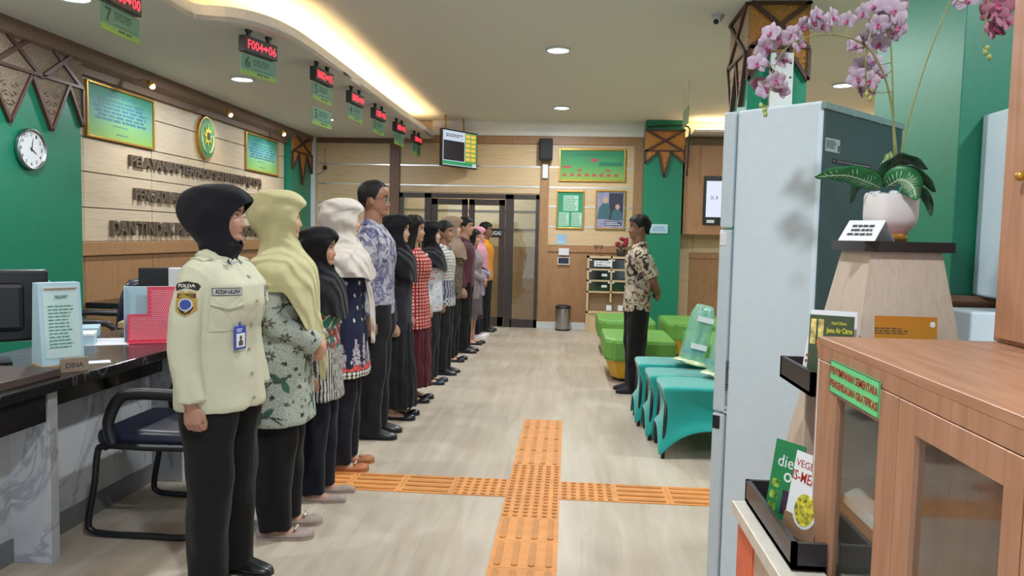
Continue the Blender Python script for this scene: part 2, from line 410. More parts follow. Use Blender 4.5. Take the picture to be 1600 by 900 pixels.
b = bm_new(); box(b, -.47, 1.1, BW-.05, BW, 0, .1); struct('baseboard_back', b, M['white'])
b = bm_new()   # stepped cornice
for x0, x1, y in ((-2.1, 1.15, BW), (1.15, 5.2, BW)):
    prism(b, [(y, 2.9), (y-.05, 2.9), (y-.06, 2.96), (y-.12, 3.02), (y-.14, CEIL), (y, CEIL)], x0, x1, 'YZ')
struct('trim_8', b, M['ceiling'])
# corridor behind the glass
b = bm_new(); box(b, -3.3, .4, 12.75, 12.85, 0, 1.22); struct('wall_corridor_wainscot', b, M['brown'])
b = bm_new(); box(b, -3.3, .4, 12.75, 12.85, 1.22, 3.1)
struct('wall_corridor', b, M['panel2'])
b = bm_new(); box(b, -3.3, .4, 12.735, 12.75, 1.80, 1.815); box(b, -3.3, .4, 12.735, 12.75, 1.5, 1.515); struct('trim_9', b, M['seam'])
area('corridor_fill_light', (-1.5, 12.2, 3.0), .3, 45)  # added unseen area light that brightens the corridor behind the doors

# glazed door set
def bx(px, py): return P(px, py, 1, BW)
yF = BW-.03
b = bm_new()
for x0, x1 in ((DX0, DX0+.05), (-2.22, -2.12), (-1.0+.02, -.86), (DX1-.05, DX1)): box(b, x0, x1, yF-.02, BW+.08, 0, DTOP)
box(b, DX0, DX1, yF-.02, BW+.08, DTOP-.07, DTOP+.0); box(b, DX0, -2.2, yF-.02, BW+.08, 0, .12); box(b, -.88, DX1, yF-.02, BW+.08, 0, .12)
d1 = thing('window_1', 'dark framed glazed screen', 'window', (-1.54, BW, 0)); d1['kind'] = 'structure'
obj('window_frame', b, M['frame_dark'], d1)
b = bm_new(); box(b, DX0+.05, -2.22, BW, BW+.008, .12, DTOP-.07); box(b, -.86, DX1-.05, BW, BW+.008, .12, DTOP-.07); obj('pane', b, M['glass'], d1)
for i, (x0, x1) in enumerate(((-2.11, -1.56), (-1.54, -.99))):
    d = thing('door_%d' % (i+1), 'glazed door leaf', 'door', ((x0+x1)/2, BW, 0)); d['kind'] = 'structure'
    b = bm_new()
    for a0, a1, z0, z1 in ((x0, x0+.085, .01, 1.94), (x1-.085, x1, .01, 1.94), (x0, x1, 1.85, 1.94), (x0, x1, .01, .15)): box(b, a0, a1, yF-.015, BW+.03, z0, z1)
    obj('door_frame', b, M['frame_dark'], d)
    b = bm_new(); box(b, x0+.085, x1-.085, BW, BW+.008, .15, 1.85); obj('pane', b, M['glass'], d)
    b = bm_new(); hx = x1-.04 if i == 0 else x0+.04
    tube(b, [(hx, yF-.015, .85), (hx, yF-.06, .87), (hx, yF-.06, 1.13), (hx, yF-.015, 1.15)], .01, 8); obj('door_handle', b, M['steel'], d)
t = thing('door_sign', 'black sign with white lettering on the right glass door leaf', 'sign', (0, 0, 0))
a, c = bx(751, 357), bx(784, 371); t.location = ((a.x+c.x)/2, yF-.02, c.z)
b = bm_new(); box(b, a.x-.1, c.x, yF-.03, yF-.02, c.z, a.z); obj('plate', b, M['black'], t)
b = bm_new(); text(b, 'AKSES PETUGAS', a.x-.09, c.x-.01, c.z+.035, a.z-.035, yF-.03, .002, bold=.01); obj('lettering', b, M['paper'], t)

# right side: walls and pillars
b = bm_new(); box(b, 5.0, 5.2, -2.2, BW+.2, 0, CEIL); struct('wall_right', b, M['panel2'])
b = bm_new(); bbox(b, 1.06, 1.60, 11.2, BW, 0, CEIL, .004); struct('wall_back_column', b, M['green'])
b = bm_new(); bbox(b, 1.25, 1.67, 5.7, 6.3, 0, CEIL, .004); struct('wall_centre_column', b, M['green'])
b = bm_new(); bbox(b, 1.5, 3.4, 3.12, 3.98, 0, CEIL, .004); struct('wall_right_column', b, M['green'])
b = bm_new(); box(b, 1.49, 3.4, 3.09, 3.12, 0, 1.10); struct('wall_right_dado', b, M['white'])
b = bm_new(); prism(b, [(3.12, 1.10), (3.06, 1.10), (3.05, 1.13), (3.07, 1.14), (3.05, 1.17), (3.07, 1.19), (3.12, 1.19)], 1.47, 3.4, 'YZ'); struct('trim_10', b, M['dbrown'])
# ledge with warm light at the back right
b = bm_new(); box(b, 1.7, 5.0, 10.9, BW, 2.90, 2.92); box(b, 1.7, 5.0, 10.9, 10.92, 2.92, 2.935); struct('ceiling_ledge', b, M['ceiling'])
b = bm_new(); tube(b, [(1.75, 11.1, 2.955), (4.9, 11.1, 2.955)], .012, 6); tag(obj('cove_light_strip', b, M['cove']), 'warm LED strip on the ceiling ledge right of the back green column', 'light')

# tactile paving
def tactile(bmb, bmr, x0, y0, x1, y1, kind, along):
    box(bmb, x0+.001, x1-.001, y0+.001, y1-.001, 0, .004)
    w, h = x1-x0, y1-y0
    if kind == 'bar':
        n = 4
        for i in range(n):
            if along == 'y':
                cx = x0+w*(i+.5)/n; prism(bmr, rrect(.028, h-.04, .013, 4, (cx, (y0+y1)/2)), .004, .009, 'XY')
            else:
                cy = y0+h*(i+.5)/n; prism(bmr, rrect(w-.04, .028, .013, 4, ((x0+x1)/2, cy)), .004, .009, 'XY')
    else:
        for i in range(6):
            for j in range(6):
                c = (x0+w*(i+.5)/6, y0+h*(j+.5)/6); prism(bmr, [(c[0]+.013*math.cos(k*PI/4), c[1]+.013*math.sin(k*PI/4)) for k in range(8)], .004, .009, 'XY')
t = thing('tactile_paving', 'orange rubber tactile paving strip crossing the pale floor', 'tactile paving', (-.16, 4.09, 0))
tx0, tx1 = -.305, -.015
k = 0
def tile(x0, y0, x1, y1, kind, along):
    b1, b2 = bm_new(), bm_new(); tactile(b1, b2, x0, y0, x1, y1, kind, along)
    o = obj('tile', b1, M['orange'], t); obj('raised_studs' if kind == 'dot' else 'raised_bars', b2, M['orange2'], o)
S = .29
y = 4.095+S*1.5
while y < 5.5: tile(tx0, y, tx1, y+S, 'bar', 'y'); y += S
for j in (-1, 0, 1): tile(tx0, 4.095+S*(j-.5), tx1, 4.095+S*(j+.5), 'dot', 'y')
y = 4.095-S*1.5
while y > 1.6: tile(tx0, y-S, tx1, y, 'bar', 'y'); y -= S
x = tx0
for i in range(5): tile(x-S, 4.095-S/2, x, 4.095+S/2, 'dot' if i == 0 else 'bar', 'x'); x -= S
x = tx1
for i in range(6): tile(x, 4.095-S/2, x+S, 4.095+S/2, 'dot' if i == 0 else 'bar', 'x'); x += S

# ceiling lamps
lampn = 0
LL = ['round downlight in the main ceiling, nearer of the two in view', 'round downlight in the main ceiling, farther of the two in view', None, None, None, None, None]
for (x, y), z, lab in [(p, CEIL, l) for p, l in zip(DOWN_MAIN, LL)]+[(p, SOF, l) for p, l in zip(DOWN_SOFF, ['round downlight in the lowered ceiling below the number six counter sign', 'round downlight in the lowered ceiling beside the number five counter sign', None, None])]:
    t = thing('ceiling_downlight', lab or 'round downlight outside the picture in the ceiling near the camera', 'downlight', (x, y, z-.02), 0, 'ceiling downlights')
    if not lab: t['label'] = 'round white ceiling downlight above and behind the viewpoint'
    b = bm_new(); lathe(b, [(.115, .02), (.118, .008), (.1, .0), (.095, .012)], 28); obj('trim_ring', b, M['white'], t, W=False)
    b = bm_new(); lathe(b, [(.094, .012), (.094, .006), (.05, .003), (.001, .003)], 28); obj('diffuser', b, M['lamp'], t, W=False)

# ------------------------------------------------------------------ carved ornaments
def ornament(name, label, loc, rz, w, hr, pens, m, nx=1, group='carved column ornaments'):
    t = thing(name, label, 'ornament', loc, rz, group)
    b = bm_new(); box(b, 0, w, -.015, 0, -hr, 0); obj('carved_panel', b, m, t, W=False)
    b = bm_new(); e = .022
    box(b, 0, w, -.035, 0, -hr, -hr+e); box(b, 0, w, -.035, 0, -e, 0)
    cw = w/nx
    for i in range(nx):
        for s in (0, 1):
            x0, x1 = (i*cw, (i+1)*cw) if s == 0 else ((i+1)*cw, i*cw)
            d = Vector((x1-x0, -hr)).normalized(); n = Vector((-d.y, d.x))*e*.7
            prism(b, [(x0+n.x, 0+n.y), (x1+n.x, -hr+n.y), (x1-n.x, -hr-n.y), (x0-n.x, 0-n.y)], -.032-.003*s, 0, 'XZ')
    obj('lattice', b, M['carvef'], t, W=False)
    for x0, x1, xt, dp in pens:
        b = bm_new(); prism(b, [(x0, -hr), (x1, -hr), (xt, -hr-dp)], -.016, 0, 'XZ'); pn = obj('pennant', b, m, t, W=False)
        b = bm_new()
        for xa in (x0, x1):
            d = Vector((xt-xa, -dp)).normalized(); n = Vector((-d.y, d.x))*e*.55
            prism(b, [(xa+n.x, -hr+n.y), (xt+n.x, -hr-dp+n.y), (xt-n.x, -hr-dp-n.y), (xa-n.x, -hr-n.y)], -.032, 0, 'XZ')
        obj('pennant_frame', b, M['carvef'], pn, W=False)
        b = bm_new()          # carved scrolls
        cx, cz = (x0+x1+xt)/3, -hr-dp*.3; q = abs(x1-x0)*.13
        for s in (-1, 1):
            for k in range(3):
                pts = [(cx+s*(q*.9-.3*q*k)+s*q*.5*(1-a/9)*math.cos(a*.8), -.018, cz-k*dp*.17+q*.5*(1-a/9)*math.sin(a*.8)) for a in range(8)]
                tube(b, pts, q*.16, 5)
        obj('scrollwork', b, m, pn, W=False)
    return t
ornament('carved_ornament', 'carved lattice and pennants on the green column above the wall clock', (LW+.07, 4.55, SOF-.01), R(90), 1.47, .33,
         [(.0, .42, .21, .38), (.42, .88, .65, .38), (.88, 1.3, 1.09, .38), (1.3, 1.47, 1.47, .3)], M['carve2'], 3)
ornament('carved_ornament', 'carved lattice and pennant on the far left green column behind the yellow-green headscarf', (LW+.1, 10.68, SOF-.01), R(90), .82, .3, [(.0, .25, .0, .25), (.25, .57, .41, .45), (.57, .82, .82, .25)], M['carve'], 1)
ornament('carved_ornament', 'orange-brown carved cross panel with pennants on the back green column', (1.05, 11.2, 2.96), 0, .56, .31, [(0, .19, 0, .17), (.19, .37, .28, .36), (.37, .56, .56, .17)], M['carve'], 1)
ornament('carved_ornament', 'large carved cross panel facing the room on the green column behind the orchid', (1.25, 5.7, CEIL-.005), 0, .42, .33, [(0, .15, 0, .22), (.15, .27, .21, .16), (.27, .42, .42, .22)], M['carve'], 1)
ornament('carved_ornament', 'pale carved side panel with long pennants on the green column behind the orchid', (1.25, 6.3, CEIL-.005), R(-90), .6, .36, [(0, .3, .15, .35), (.3, .6, .45, .35)], M['carve3'], 1)
b = bm_new(); a, c = P(1205, 82, 1, 5.66), P(1237, 172, 1, 5.66); bbox(b, a.x, c.x, 5.66, 5.70, c.z-.1, a.z, .004)
t = obj('cable_cover', b, M['white']); tag(t, 'narrow white perforated metal panel on the green column behind the orchid', 'panel')
b = bm_new()
for k in range(4): sph(b, (c.x-.02, 5.658, c.z+.03+k*.1), .008, (1, .3, 1), 8)
obj('screw_hole', b, M['black'], t)

# ------------------------------------------------------------------ left wall things
def framed(name, label, cat, loc, rz, w, h, fm=M['gold'], fw=.02, bg=None, group=None):
    t = thing(name, label, cat, loc, rz, group)
    b = bm_new()
    for x0, x1, z0, z1 in ((0, fw, 0, h), (w-fw, w, 0, h), (fw, w-fw, 0, fw), (fw, w-fw, h-fw, h)): bbox(b, x0, x1, -.03, 0, z0, z1, .005)
    obj('frame', b, fm, t, W=False)
    b = bm_new(); box(b, fw, w-fw, -.012, 0, fw, h-fw); obj('print', b, bg, t, W=False)
    return t
def gradient(name, stops, h, axis=2):
    m, nt, b = newmat(name); t = N(nt, 'ShaderNodeTexCoord'); s = N(nt, 'ShaderNodeSeparateXYZ'); nt.links.new(t.outputs['Object'], s.inputs[0])
    d = N(nt, 'ShaderNodeMath', operation='DIVIDE'); d.inputs[1].default_value = h; nt.links.new(s.outputs[axis], d.inputs[0])
    nt.links.new(ramp(nt, d.outputs[0], stops), b.inputs['Base Color']); b.inputs['Roughness'].default_value = .55; b.inputs['Specular IOR Level'].default_value = .3; return m
g1 = gradient('green_print', [(0, '86a850'), (.3, '76a878'), (.55, '6aa39c'), (.78, '4a9080'), (1, '2a7a5c')], .48)
for lab, y0, w in (('gilt framed green notice on the left wall above the clock side of the lettering', 6.17, 1.05), ('gilt framed green notice at the far end of the left wall above the headscarves', 9.33, 1.06)):
    t = framed('framed_notice', lab, 'framed notice', (LW, y0, 2.145), R(90), w, .475, bg=g1, group='framed notices on the left wall')
    b = bm_new(); lines(b, w*.2, w*.8, .385, .43, 2, -.0125, 3, .55, True, words=5, d=.001); lines(b, w*.08, w*.92, .17, .37, 6, -.0125, 4, .6, True, words=8, d=.001); lines(b, w*.35, w*.6, .13, .15, 1, -.0125, 5, .4, True, d=.001); lines(b, w*.4, w*.6, .06, .08, 1, -.0125, 9, .4, True, d=.001)
    obj('printed_text', b, plain('blue_ink', '2c6a8a', .5, nz=0), t, W=False)
# emblem
t = thing('wall_emblem', 'oval green and gold emblem hanging above the raised lettering', 'emblem', (LW, 8.27, 2.4), R(90))
def disc(b, rx, rz, y0, y1, n=40, c=(0, 0)): prism(b, [(c[0]+rx*math.cos(2*PI*k/n), c[1]+rz*math.sin(2*PI*k/n)) for k in range(n)], y0, y1, 'XZ')
b = bm_new(); disc(b, .19, .235, -.04, 0); obj('rim', b, M['gold'], t, W=False)
b = bm_new(); disc(b, .175, .22, -.044, -.03); obj('field', b, plain('emblem_green', '2f7a48', .5), t, W=False)
b = bm_new()
for k in range(8):
    a = k*PI/4; prism(b, [(.02*math.cos(a-1.2), .02+.02*math.sin(a-1.2)), (.1*math.cos(a), .02+.12*math.sin(a)), (.02*math.cos(a+1.2), .02+.02*math.sin(a+1.2))], -.056, -.04, 'XZ')
disc(b, .06, .075, -.05, -.04, 24, (0, .02)); obj('star', b, plain('emblem_gold', 'd9c24a', .4, .3), t, W=False)
b = bm_new(); disc(b, .035, .045, -.062, -.04, 20, (0, .02)); obj('shield', b, M['ink'], t, W=False)
b = bm_new()
for s in (-1, 1): tube(b, [(s*.03, -.046, -.17), (s*.09, -.046, -.13), (s*.135, -.046, -.05), (s*.145, -.046, .04)], [.012, .014, .012, .006], 6)
obj('wreath', b, plain('emblem_pale', 'b5c7a4', .5), t, W=False)
# raised lettering
for s, y0, y1, z0, lab in (('PELAYANAN TERPADU SATU PINTU (PTSP)', 6.80, 9.78, 1.925, 'top line'), ('PENGADILAN NEGERI, HUBUNGAN INDUSTRIAL', 6.87, 9.9, 1.625, 'middle line'), ('DAN TINDAK PIDANA KORUPSI YOGYAKARTA', 6.5, 10.2, 1.315, 'bottom line')):
    b = bm_new(); text(b, s, 0, y1-y0, 0, .135, 0, .035, bold=.028)
    o = obj('raised_lettering', b, M['bronze'], None, W=False); o.location = (LW, y0, z0); o.rotation_euler = (0, 0, R(90)); tag(o, 'raised bronze wall lettering, %s' % lab, 'lettering', 'raised wall lettering')
# clock
t = thing('wall_clock', 'round white wall clock with silver rim on the green column', 'clock', (LW+.07, (P(44, 233, 0, LW+.07)).y, P(44, 233, 0, LW+.07).z), R(90))
b = bm_new()
T0 = Matrix.Rotation(R(90), 4, 'X')
tmp = bm_new(); lathe(tmp, [(.14, 0), (.152, .01), (.152, .035), (.145, .045), (.136, .04), (.136, .02)], 40); merge(b, tmp, 0, T0); obj('rim', b, M['steel'], t, W=False, smooth=True)
b = bm_new(); disc(b, .137, .137, -.025, -.005); obj('dial', b, M['paper'], t, W=False)
b = bm_new()
for h in range(1, 13):
    a = R(90-30*h); cx, cz = .108*math.cos(a), .108*math.sin(a); w = .022 if h >= 10 else .012; text(b, str(h), cx-w/2-.003, cx+w/2+.003, cz-.013, cz+.013, -.025, .001, bold=.01)
obj('numerals', b, M['ink'], t, W=False)
for nm, ang, ln, wd in (('minute_hand', 78, .085, .004), ('hour_hand', -32, .065, .006)):
    a = R(ang); d = Vector((math.cos(a), math.sin(a))); n = Vector((-d.y, d.x))*wd
    b = bm_new(); prism(b, [(n.x-d.x*.015, n.y-d.y*.015), (d.x*ln, d.y*ln), (-n.x-d.x*.015, -n.y-d.y*.015)], -.031, -.027, 'XZ'); obj(nm, b, M['black'], t, W=False)
# picture spotlights and dome camera
for y, lab in ((6.75, 'small brass picture light over the near framed notice'), (8.35, 'small brass picture light over the oval emblem'), (9.95, 'small brass picture light over the far framed notice')):
    t = thing('picture_light', lab, 'picture light', (LW+.14, y, 2.72), R(90), 'picture lights')
    b = bm_new(); tube(b, [(0, 0, 0), (0, -.05, .01), (0, -.1, -.02)], .008, 8); obj('arm', b, M['gold'], t, W=False)
    b = bm_new(); tube(b, [(0, -.09, 0), (0, -.13, -.05)], [.018, .032], 12); obj('shade', b, M['gold'], t, W=False)
    b = bm_new(); sph(b, (0, -.13, -.052), .024, n=10); obj('bulb', b, emis('warm_bulb', 'ffe2a8', 14), t, W=False)
    l = bpy.data.lights.new('picture_spot', 'SPOT'); l.energy = 7; l.color = (1, .85, .6); l.spot_size = R(110); l.spot_blend = .8; l.shadow_soft_size = .03
    o = bpy.data.objects.new('picture_spot', l); COL.objects.link(o); o.location = (LW+.33, y, 2.62); o.rotation_euler = Vector((-.45, 0, -.6)).to_track_quat('-Z', 'Y').to_euler()
p = P(332, 160, 2, SOF)
t = thing('dome_camera', 'small black dome camera under the lowered ceiling', 'camera', (p.x, p.y, SOF)); b = bm_new(); lathe(b, [(.055, 0), (.055, -.02), (.05, -.03)], 20); obj('mount', b, M['white'], t, W=False)
b = bm_new(); sph(b, (0, 0, -.035), .045, n=16); obj('dome', b, M['black'], t, W=False)
p = P(1122, 24, 2, CEIL)
t = thing('bullet_camera', 'small white ceiling camera with black lens left of the orchid column', 'camera', (p.x, p.y, CEIL)); b = bm_new(); tube(b, [(0, 0, 0), (0, 0, -.04), (-.02, -.05, -.06)], [.05, .025, .03], 12); obj('body', b, M['white'], t, W=False)
b = bm_new(); sph(b, (-.025, -.06, -.063), .02); obj('lens', b, M['black'], t, W=False)

# ------------------------------------------------------------------ counter signs
lg = gradient('counter_placard', [(0, '8fa83c'), (.25, '78a05c'), (.3, '5c8a72'), (1, '688f78')], .14)
SIG = [(-2.69, 4.42, 0, 'F000', '00', '7', 'nearest of the hanging counter signs, cut by the top of the picture'), (-2.34, 5.60, 17, 'F004', '06', '6', 'hanging counter sign showing F004 and 06 over a placard with a 6'),
       (-2.19, 6.60, 6, 'B002', '05', '5', 'hanging counter sign with two placards numbered 5'), (-2.2, 7.67, 5, 'B002', '04', '4', 'hanging counter sign fourth from the near end, over a placard numbered 4'),
       (-2.21, 8.65, 5, 'C017', '03', '3', 'hanging counter sign fifth from the near end, over a placard numbered 3'), (-2.21, 9.7, 5, 'A024', '02', '2', 'second to last hanging counter sign'), (-2.22, 10.85, 5, 'D001', '01', '1', 'farthest hanging counter sign beside the hanging screen')]
for x, y, rot, s1, s2, num, lab in SIG:
    t = thing('queue_sign', 'red LED '+lab, 'counter sign', (x, y, SOF), R(90-rot), 'hanging counter signs')
    w = .36 if num != '7' else .36
    for sx in (-.11, .11):
        b = bm_new(); prism(b, [(sx-.03, 0), (sx+.03, 0), (sx+.012, -.025), (sx+.012, -.06), (sx-.012, -.06), (sx-.012, -.025)], -.012, .012, 'XZ'); obj('bracket', b, M['black'], t, W=False)
    b = bm_new(); bbox(b, -w/2, w/2, -.03, .03, -.165, -.05, .004); o = obj('led_housing', b, M['led_off'], t, W=False)
    b = bm_new(); text(b, s1, -.15, .01, -.14, -.075, -.031, .002, bold=.0); text(b, s2, .075, .16, -.14, -.075, -.031, .002)
    prism(b, [(.015, -.1), (.04, -.1), (.04, -.085), (.068, -.107), (.04, -.13), (.04, -.115), (.015, -.115)], -.033, -.031, 'XZ'); obj('led_digits', b, M['red_led'], t, W=False)
    for k in range(2 if num == '5' else 1):
        zz = -.165-.02-.14-k*.21
        b = bm_new(); box(b, -w/2-.01, w/2+.02, -.003, .003, 0, .15); o = obj('placard', b, lg, t, W=False); o.location = (0, 0, zz+.0)
        b = bm_new(); text(b, num, -.15, -.09, .055, .135, -.003, .001, bold=.02); lines(b, -.06, .16, .08, .13, 3, -.003, 7, .5, words=4); lines(b, -.02, .15, .015, .035, 1, -.003, 8, .6, words=3); box(b, -.06, .17, -.0035, -.003, .05, .054)
        q = obj('lettering', b, M['ink_green'] if False else plain('dark_green_ink', '2d4a3a', .6, nz=0), o, W=False)
        b = bm_new()
        for sx in (-.15, .15): tube(b, [(sx, 0, .15), (sx, 0, .19 if k == 0 else .22)], .0015, 5)
        obj('hanger', b, M['steel'], o, W=False)

# ------------------------------------------------------------------ hanging screen
A0, A1 = Vector((-1.84, 10.8, 0)), Vector((-1.41, 11.42, 0)); wv = (A1-A0).length; ang = math.atan2(A1.y-A0.y, A1.x-A0.x)
t = thing('hanging_screen', 'flat screen hanging from the ceiling above the glass doors', 'screen', (A0.x, A0.y, 2.37), ang)
b = bm_new(); bbox(b, 0, wv, 0, .05, 0, .53, .006); obj('bezel', b, M['black'], t, W=False)
b = bm_new(); box(b, .02, wv-.02, -.002, 0, .02, .51)
sc = obj('display', b, emis('screen_white', 'c9d6e2', .8), t, W=False)
def lay(nm, x0, x1, z0, z1, m, par=None, y=-.003):
    b = bm_new(); box(b, x0, x1, y-.001, y, z0, z1); return obj(nm, b, m, par or sc, W=False)
lay('video_window', .03, wv*.62, .09, .37, emis('screen_dark', '1c1820', .8)); lay('footer_bar', .02, wv*.85, .03, .08, emis('screen_green', '2f9a62', .8))
b = bm_new(); box(b, wv*.64, wv-.02, -.0028, -.002, .07, .51); obj('side_panel', b, emis('screen_lime', '7fae5a', .7), sc, W=False)
for i in range(6):
    for j in range(2): lay('queue_cell', wv*(.66+.15*j), wv*(.78+.15*j), .44-i*.066, .485-i*.066, emis('screen_yellow', 'e8c050', .9), y=-.0045)
b = bm_new(); lines(b, .08, wv*.58, .42, .47, 2, -.003, 2); obj('heading', b, M['ink'], sc, W=False)
b = bm_new()
for xx in (.12, .5): tube(b, [(xx, .04, .5), (xx, .06, 3.1-2.37)], .012, 8)
obj('ceiling_pole', b, M['gold'], t, W=False)

# ------------------------------------------------------------------ back wall things
def bw(name, label, cat, px0, py0, px1, py1, mkw={}, y=BW-.03):
    a, c = P(px0, py0, 1, y), P(px1, py1, 1, y); return a.x, c.x, c.z, a.z
x0, x1, z0, z1 = bw(0, 0, 0, 874, 232, 977, 285)
t = framed('organisation_chart', 'wide gilt framed green organisation chart on the back wall', 'framed chart', (x0, BW-.014, z0), 0, x1-x0, z1-z0, fw=.025, bg=gradient('chart_print', [(0, '8fae50'), (.5, '4f9a60'), (1, '2a8064')], .5))
w, h = x1-x0, z1-z0
b = bm_new(); red = plain('chart_red', 'b04a4a', .6, nz=0)
for cx, cz, sw, sh in [(.53, .66, .1, .09), (.12, .45, .13, .07), (.31, .35, .07, .05), (.74, .35, .07, .05)]+[(.09+.11*k, .2, .06, .08) for k in range(8)]: box(b, w*(cx-sw/2), w*(cx+sw/2), -.0145, -.012, h*(cz-sh/2), h*(cz+sh/2))
obj('name_box', b, red, t, W=False)
b = bm_new(); lines(b, w*.2, w*.8, h*.77, h*.87, 2, -.0125, 3, .5, True); box(b, w*.6, w*.95, -.014, -.0125, h*.49, h*.6)
for k in range(8): box(b, w*(.09+.11*k)-.001, w*(.09+.11*k)+.001, -.013, -.0125, h*.24, h*.29)
box(b, w*.09, w*.86, -.013, -.0125, h*.29, h*.295); obj('printed_lines', b, M['ink_green'], t, W=False)
x0, x1, z0, z1 = bw(0, 0, 0, 870, 298, 912, 358)
w, h = x1-x0, z1-z0
t = framed('framed_notice', 'gilt framed green notice on the back wall left of the photo poster', 'framed notice', (x0, BW-.014, z0), 0, w, h, bg=gradient('notice_print', [(0, '4a9a78'), (1, '318a68')], .5))
b = bm_new(); box(b, w*.25, w*.78, -.014, -.012, h*.48, h*.88)
for a in (.1, .56): box(b, w*a, w*(a+.36), -.014, -.012, h*.08, h*.43)
obj('text_block', b, plain('pale_print', 'a9cdb8', .6, nz=0), t, W=False)
b = bm_new(); lines(b, w*.27, w*.76, h*.5, h*.86, 7, -.0142, 3, .4)
for a in (.12, .58): lines(b, w*a, w*(a+.32), h*.1, h*.41, 7, -.0142, 5, .4)
obj('printed_text', b, M['ink_green'], t, W=False)
x0, x1, z0, z1 = bw(0, 0, 0, 931, 297, 976, 359)
w, h = x1-x0, z1-z0
t = framed('photo_poster', 'gilt framed poster with photographs of two standing people', 'poster', (x0, BW-.014, z0), 0, w, h, bg=plain('poster_print', '8d8ba6', .4, nz=.15, ns=8))
def flat(nm, polys, m, par, y0=-.014, y1=-.012):
    b = bm_new()
    for p_ in polys: prism(b, [(w*a, h*c) for a, c in p_], y0, y1, 'XZ')
    return obj(nm, b, m, par, W=False)
flat('dark_backdrop', [[(.45, .25), (.92, .25), (.92, .93), (.45, .93)]], plain('poster_dark', '2c2f3e', .5, nz=0), t)
def el(cx, cy, rx, ry, n=14): return [(cx+rx*math.cos(2*PI*k/n), cy+ry*math.sin(2*PI*k/n)) for k in range(n)]
flat('portrait_clothing', [[(.08, .27), (.12, .55), (.25, .67), (.42, .67), (.5, .5), (.47, .27)], [(.52, .24), (.56, .45), (.66, .52), (.8, .52), (.9, .4), (.92, .24)]], plain('poster_teal', '3a5f6b', .5, nz=0), t, -.0155, -.014)
flat('portrait_face', [el(.33, .75, .09, .085), el(.74, .58, .075, .07)], plain('poster_skin', 'b59a88', .5, nz=0), t, -.0165, -.014)
flat('caption_panel', [[(.33, .1), (.9, .1), (.9, .2), (.33, .2)]], plain('poster_navy', '3d4a72', .5, nz=0), t, -.0165, -.012)
b = bm_new(); lines(b, w*.36, w*.86, h*.11, h*.19, 2, -.0166, 3); obj('printed_text', b, M['paper'], t, W=False)
# speaker and small boxes
p = P(853, 252, 1, BW)
t = thing('wall_speaker', 'black box loudspeaker high on the back wall left of the chart', 'speaker', (p.x, BW, p.z))
b = bm_new(); bbox(b, -.1, .1, -.2, -.04, 0, .32, .02, 3); obj('cabinet', b, M['black'], t, W=False)
b = bm_new(); bbox(b, -.08, .08, -.206, -.2, .02, .3, .002); obj('grille', b, plain('speaker_grille', '25262c', .8), t, W=False)
b = bm_new(); tube(b, [(0, 0, .16), (0, -.06, .16)], .02, 8); obj('bracket', b, M['black'], t, W=False)
x0, x1, z0, z1 = bw(0, 0, 0, 848, 257, 856, 279)
b = bm_new(); bbox(b, x0, x1, BW-.07, BW-.03, z0, z1, .006); tag(obj('wall_control_box', b, M['white']), 'slim white control box under the black loudspeaker', 'control box')
x0, x1, z0, z1 = bw(0, 0, 0, 870, 366, 885, 382); b = bm_new(); box(b, x0, x1, BW-.018, BW-.014, z0, z1)
t = tag(obj('qr_notice', b, plain('pale_blue_print', '8fb4cf', .6, nz=0)), 'small pale blue printed notice below the green framed notice', 'notice'); b = bm_new(); lines(b, x0+.02, x1-.02, z0+.02, z0+.05, 2, BW-.018, 4); obj('printed_text', b, M['paper'], t)
x0, x1, z0, z1 = bw(0, 0, 0, 873, 388, 889, 399); b = bm_new(); bbox(b, x0, x1, BW-.05, BW-.02, z0, z1, .004)
t = tag(obj('white_wall_box', b, M['white']), 'small white box on the back wall above the blue card reader', 'box')
x0, x1, z0, z1 = bw(0, 0, 0, 871, 402, 890, 414); t = thing('card_reader', 'small blue and white attendance reader on the brown wainscot', 'card reader', ((x0+x1)/2, BW-.02, z0))
b = bm_new(); bbox(b, x0, x1, BW-.05, BW-.02, z0, z1, .006); obj('body', b, M['white'], t); b = bm_new(); bbox(b, x0+.015, x1-.015, BW-.055, BW-.05, z0+.02, z1-.005, .001); obj('face', b, M['leather'], t)
# waste bin
p = P(879, 516, 2, 0)
t = thing('waste_bin', 'brushed steel cylinder waste bin against the back wall', 'waste bin', (p.x, BW-.22, 0))
b = bm_new(); lathe(b, [(.1, 0), (.11, .02), (.115, .32), (.115, .34)], 28); obj('body', b, M['steel'], t, W=False)
b = bm_new(); lathe(b, [(.117, .33), (.119, .35), (.11, .37), (.09, .375), (.085, .36)], 28); obj('lid', b, M['black'], t, W=False)
b = bm_new(); lathe(b, [(.112, 0), (.112, .025)], 28); obj('base_ring', b, M['black'], t, W=False)
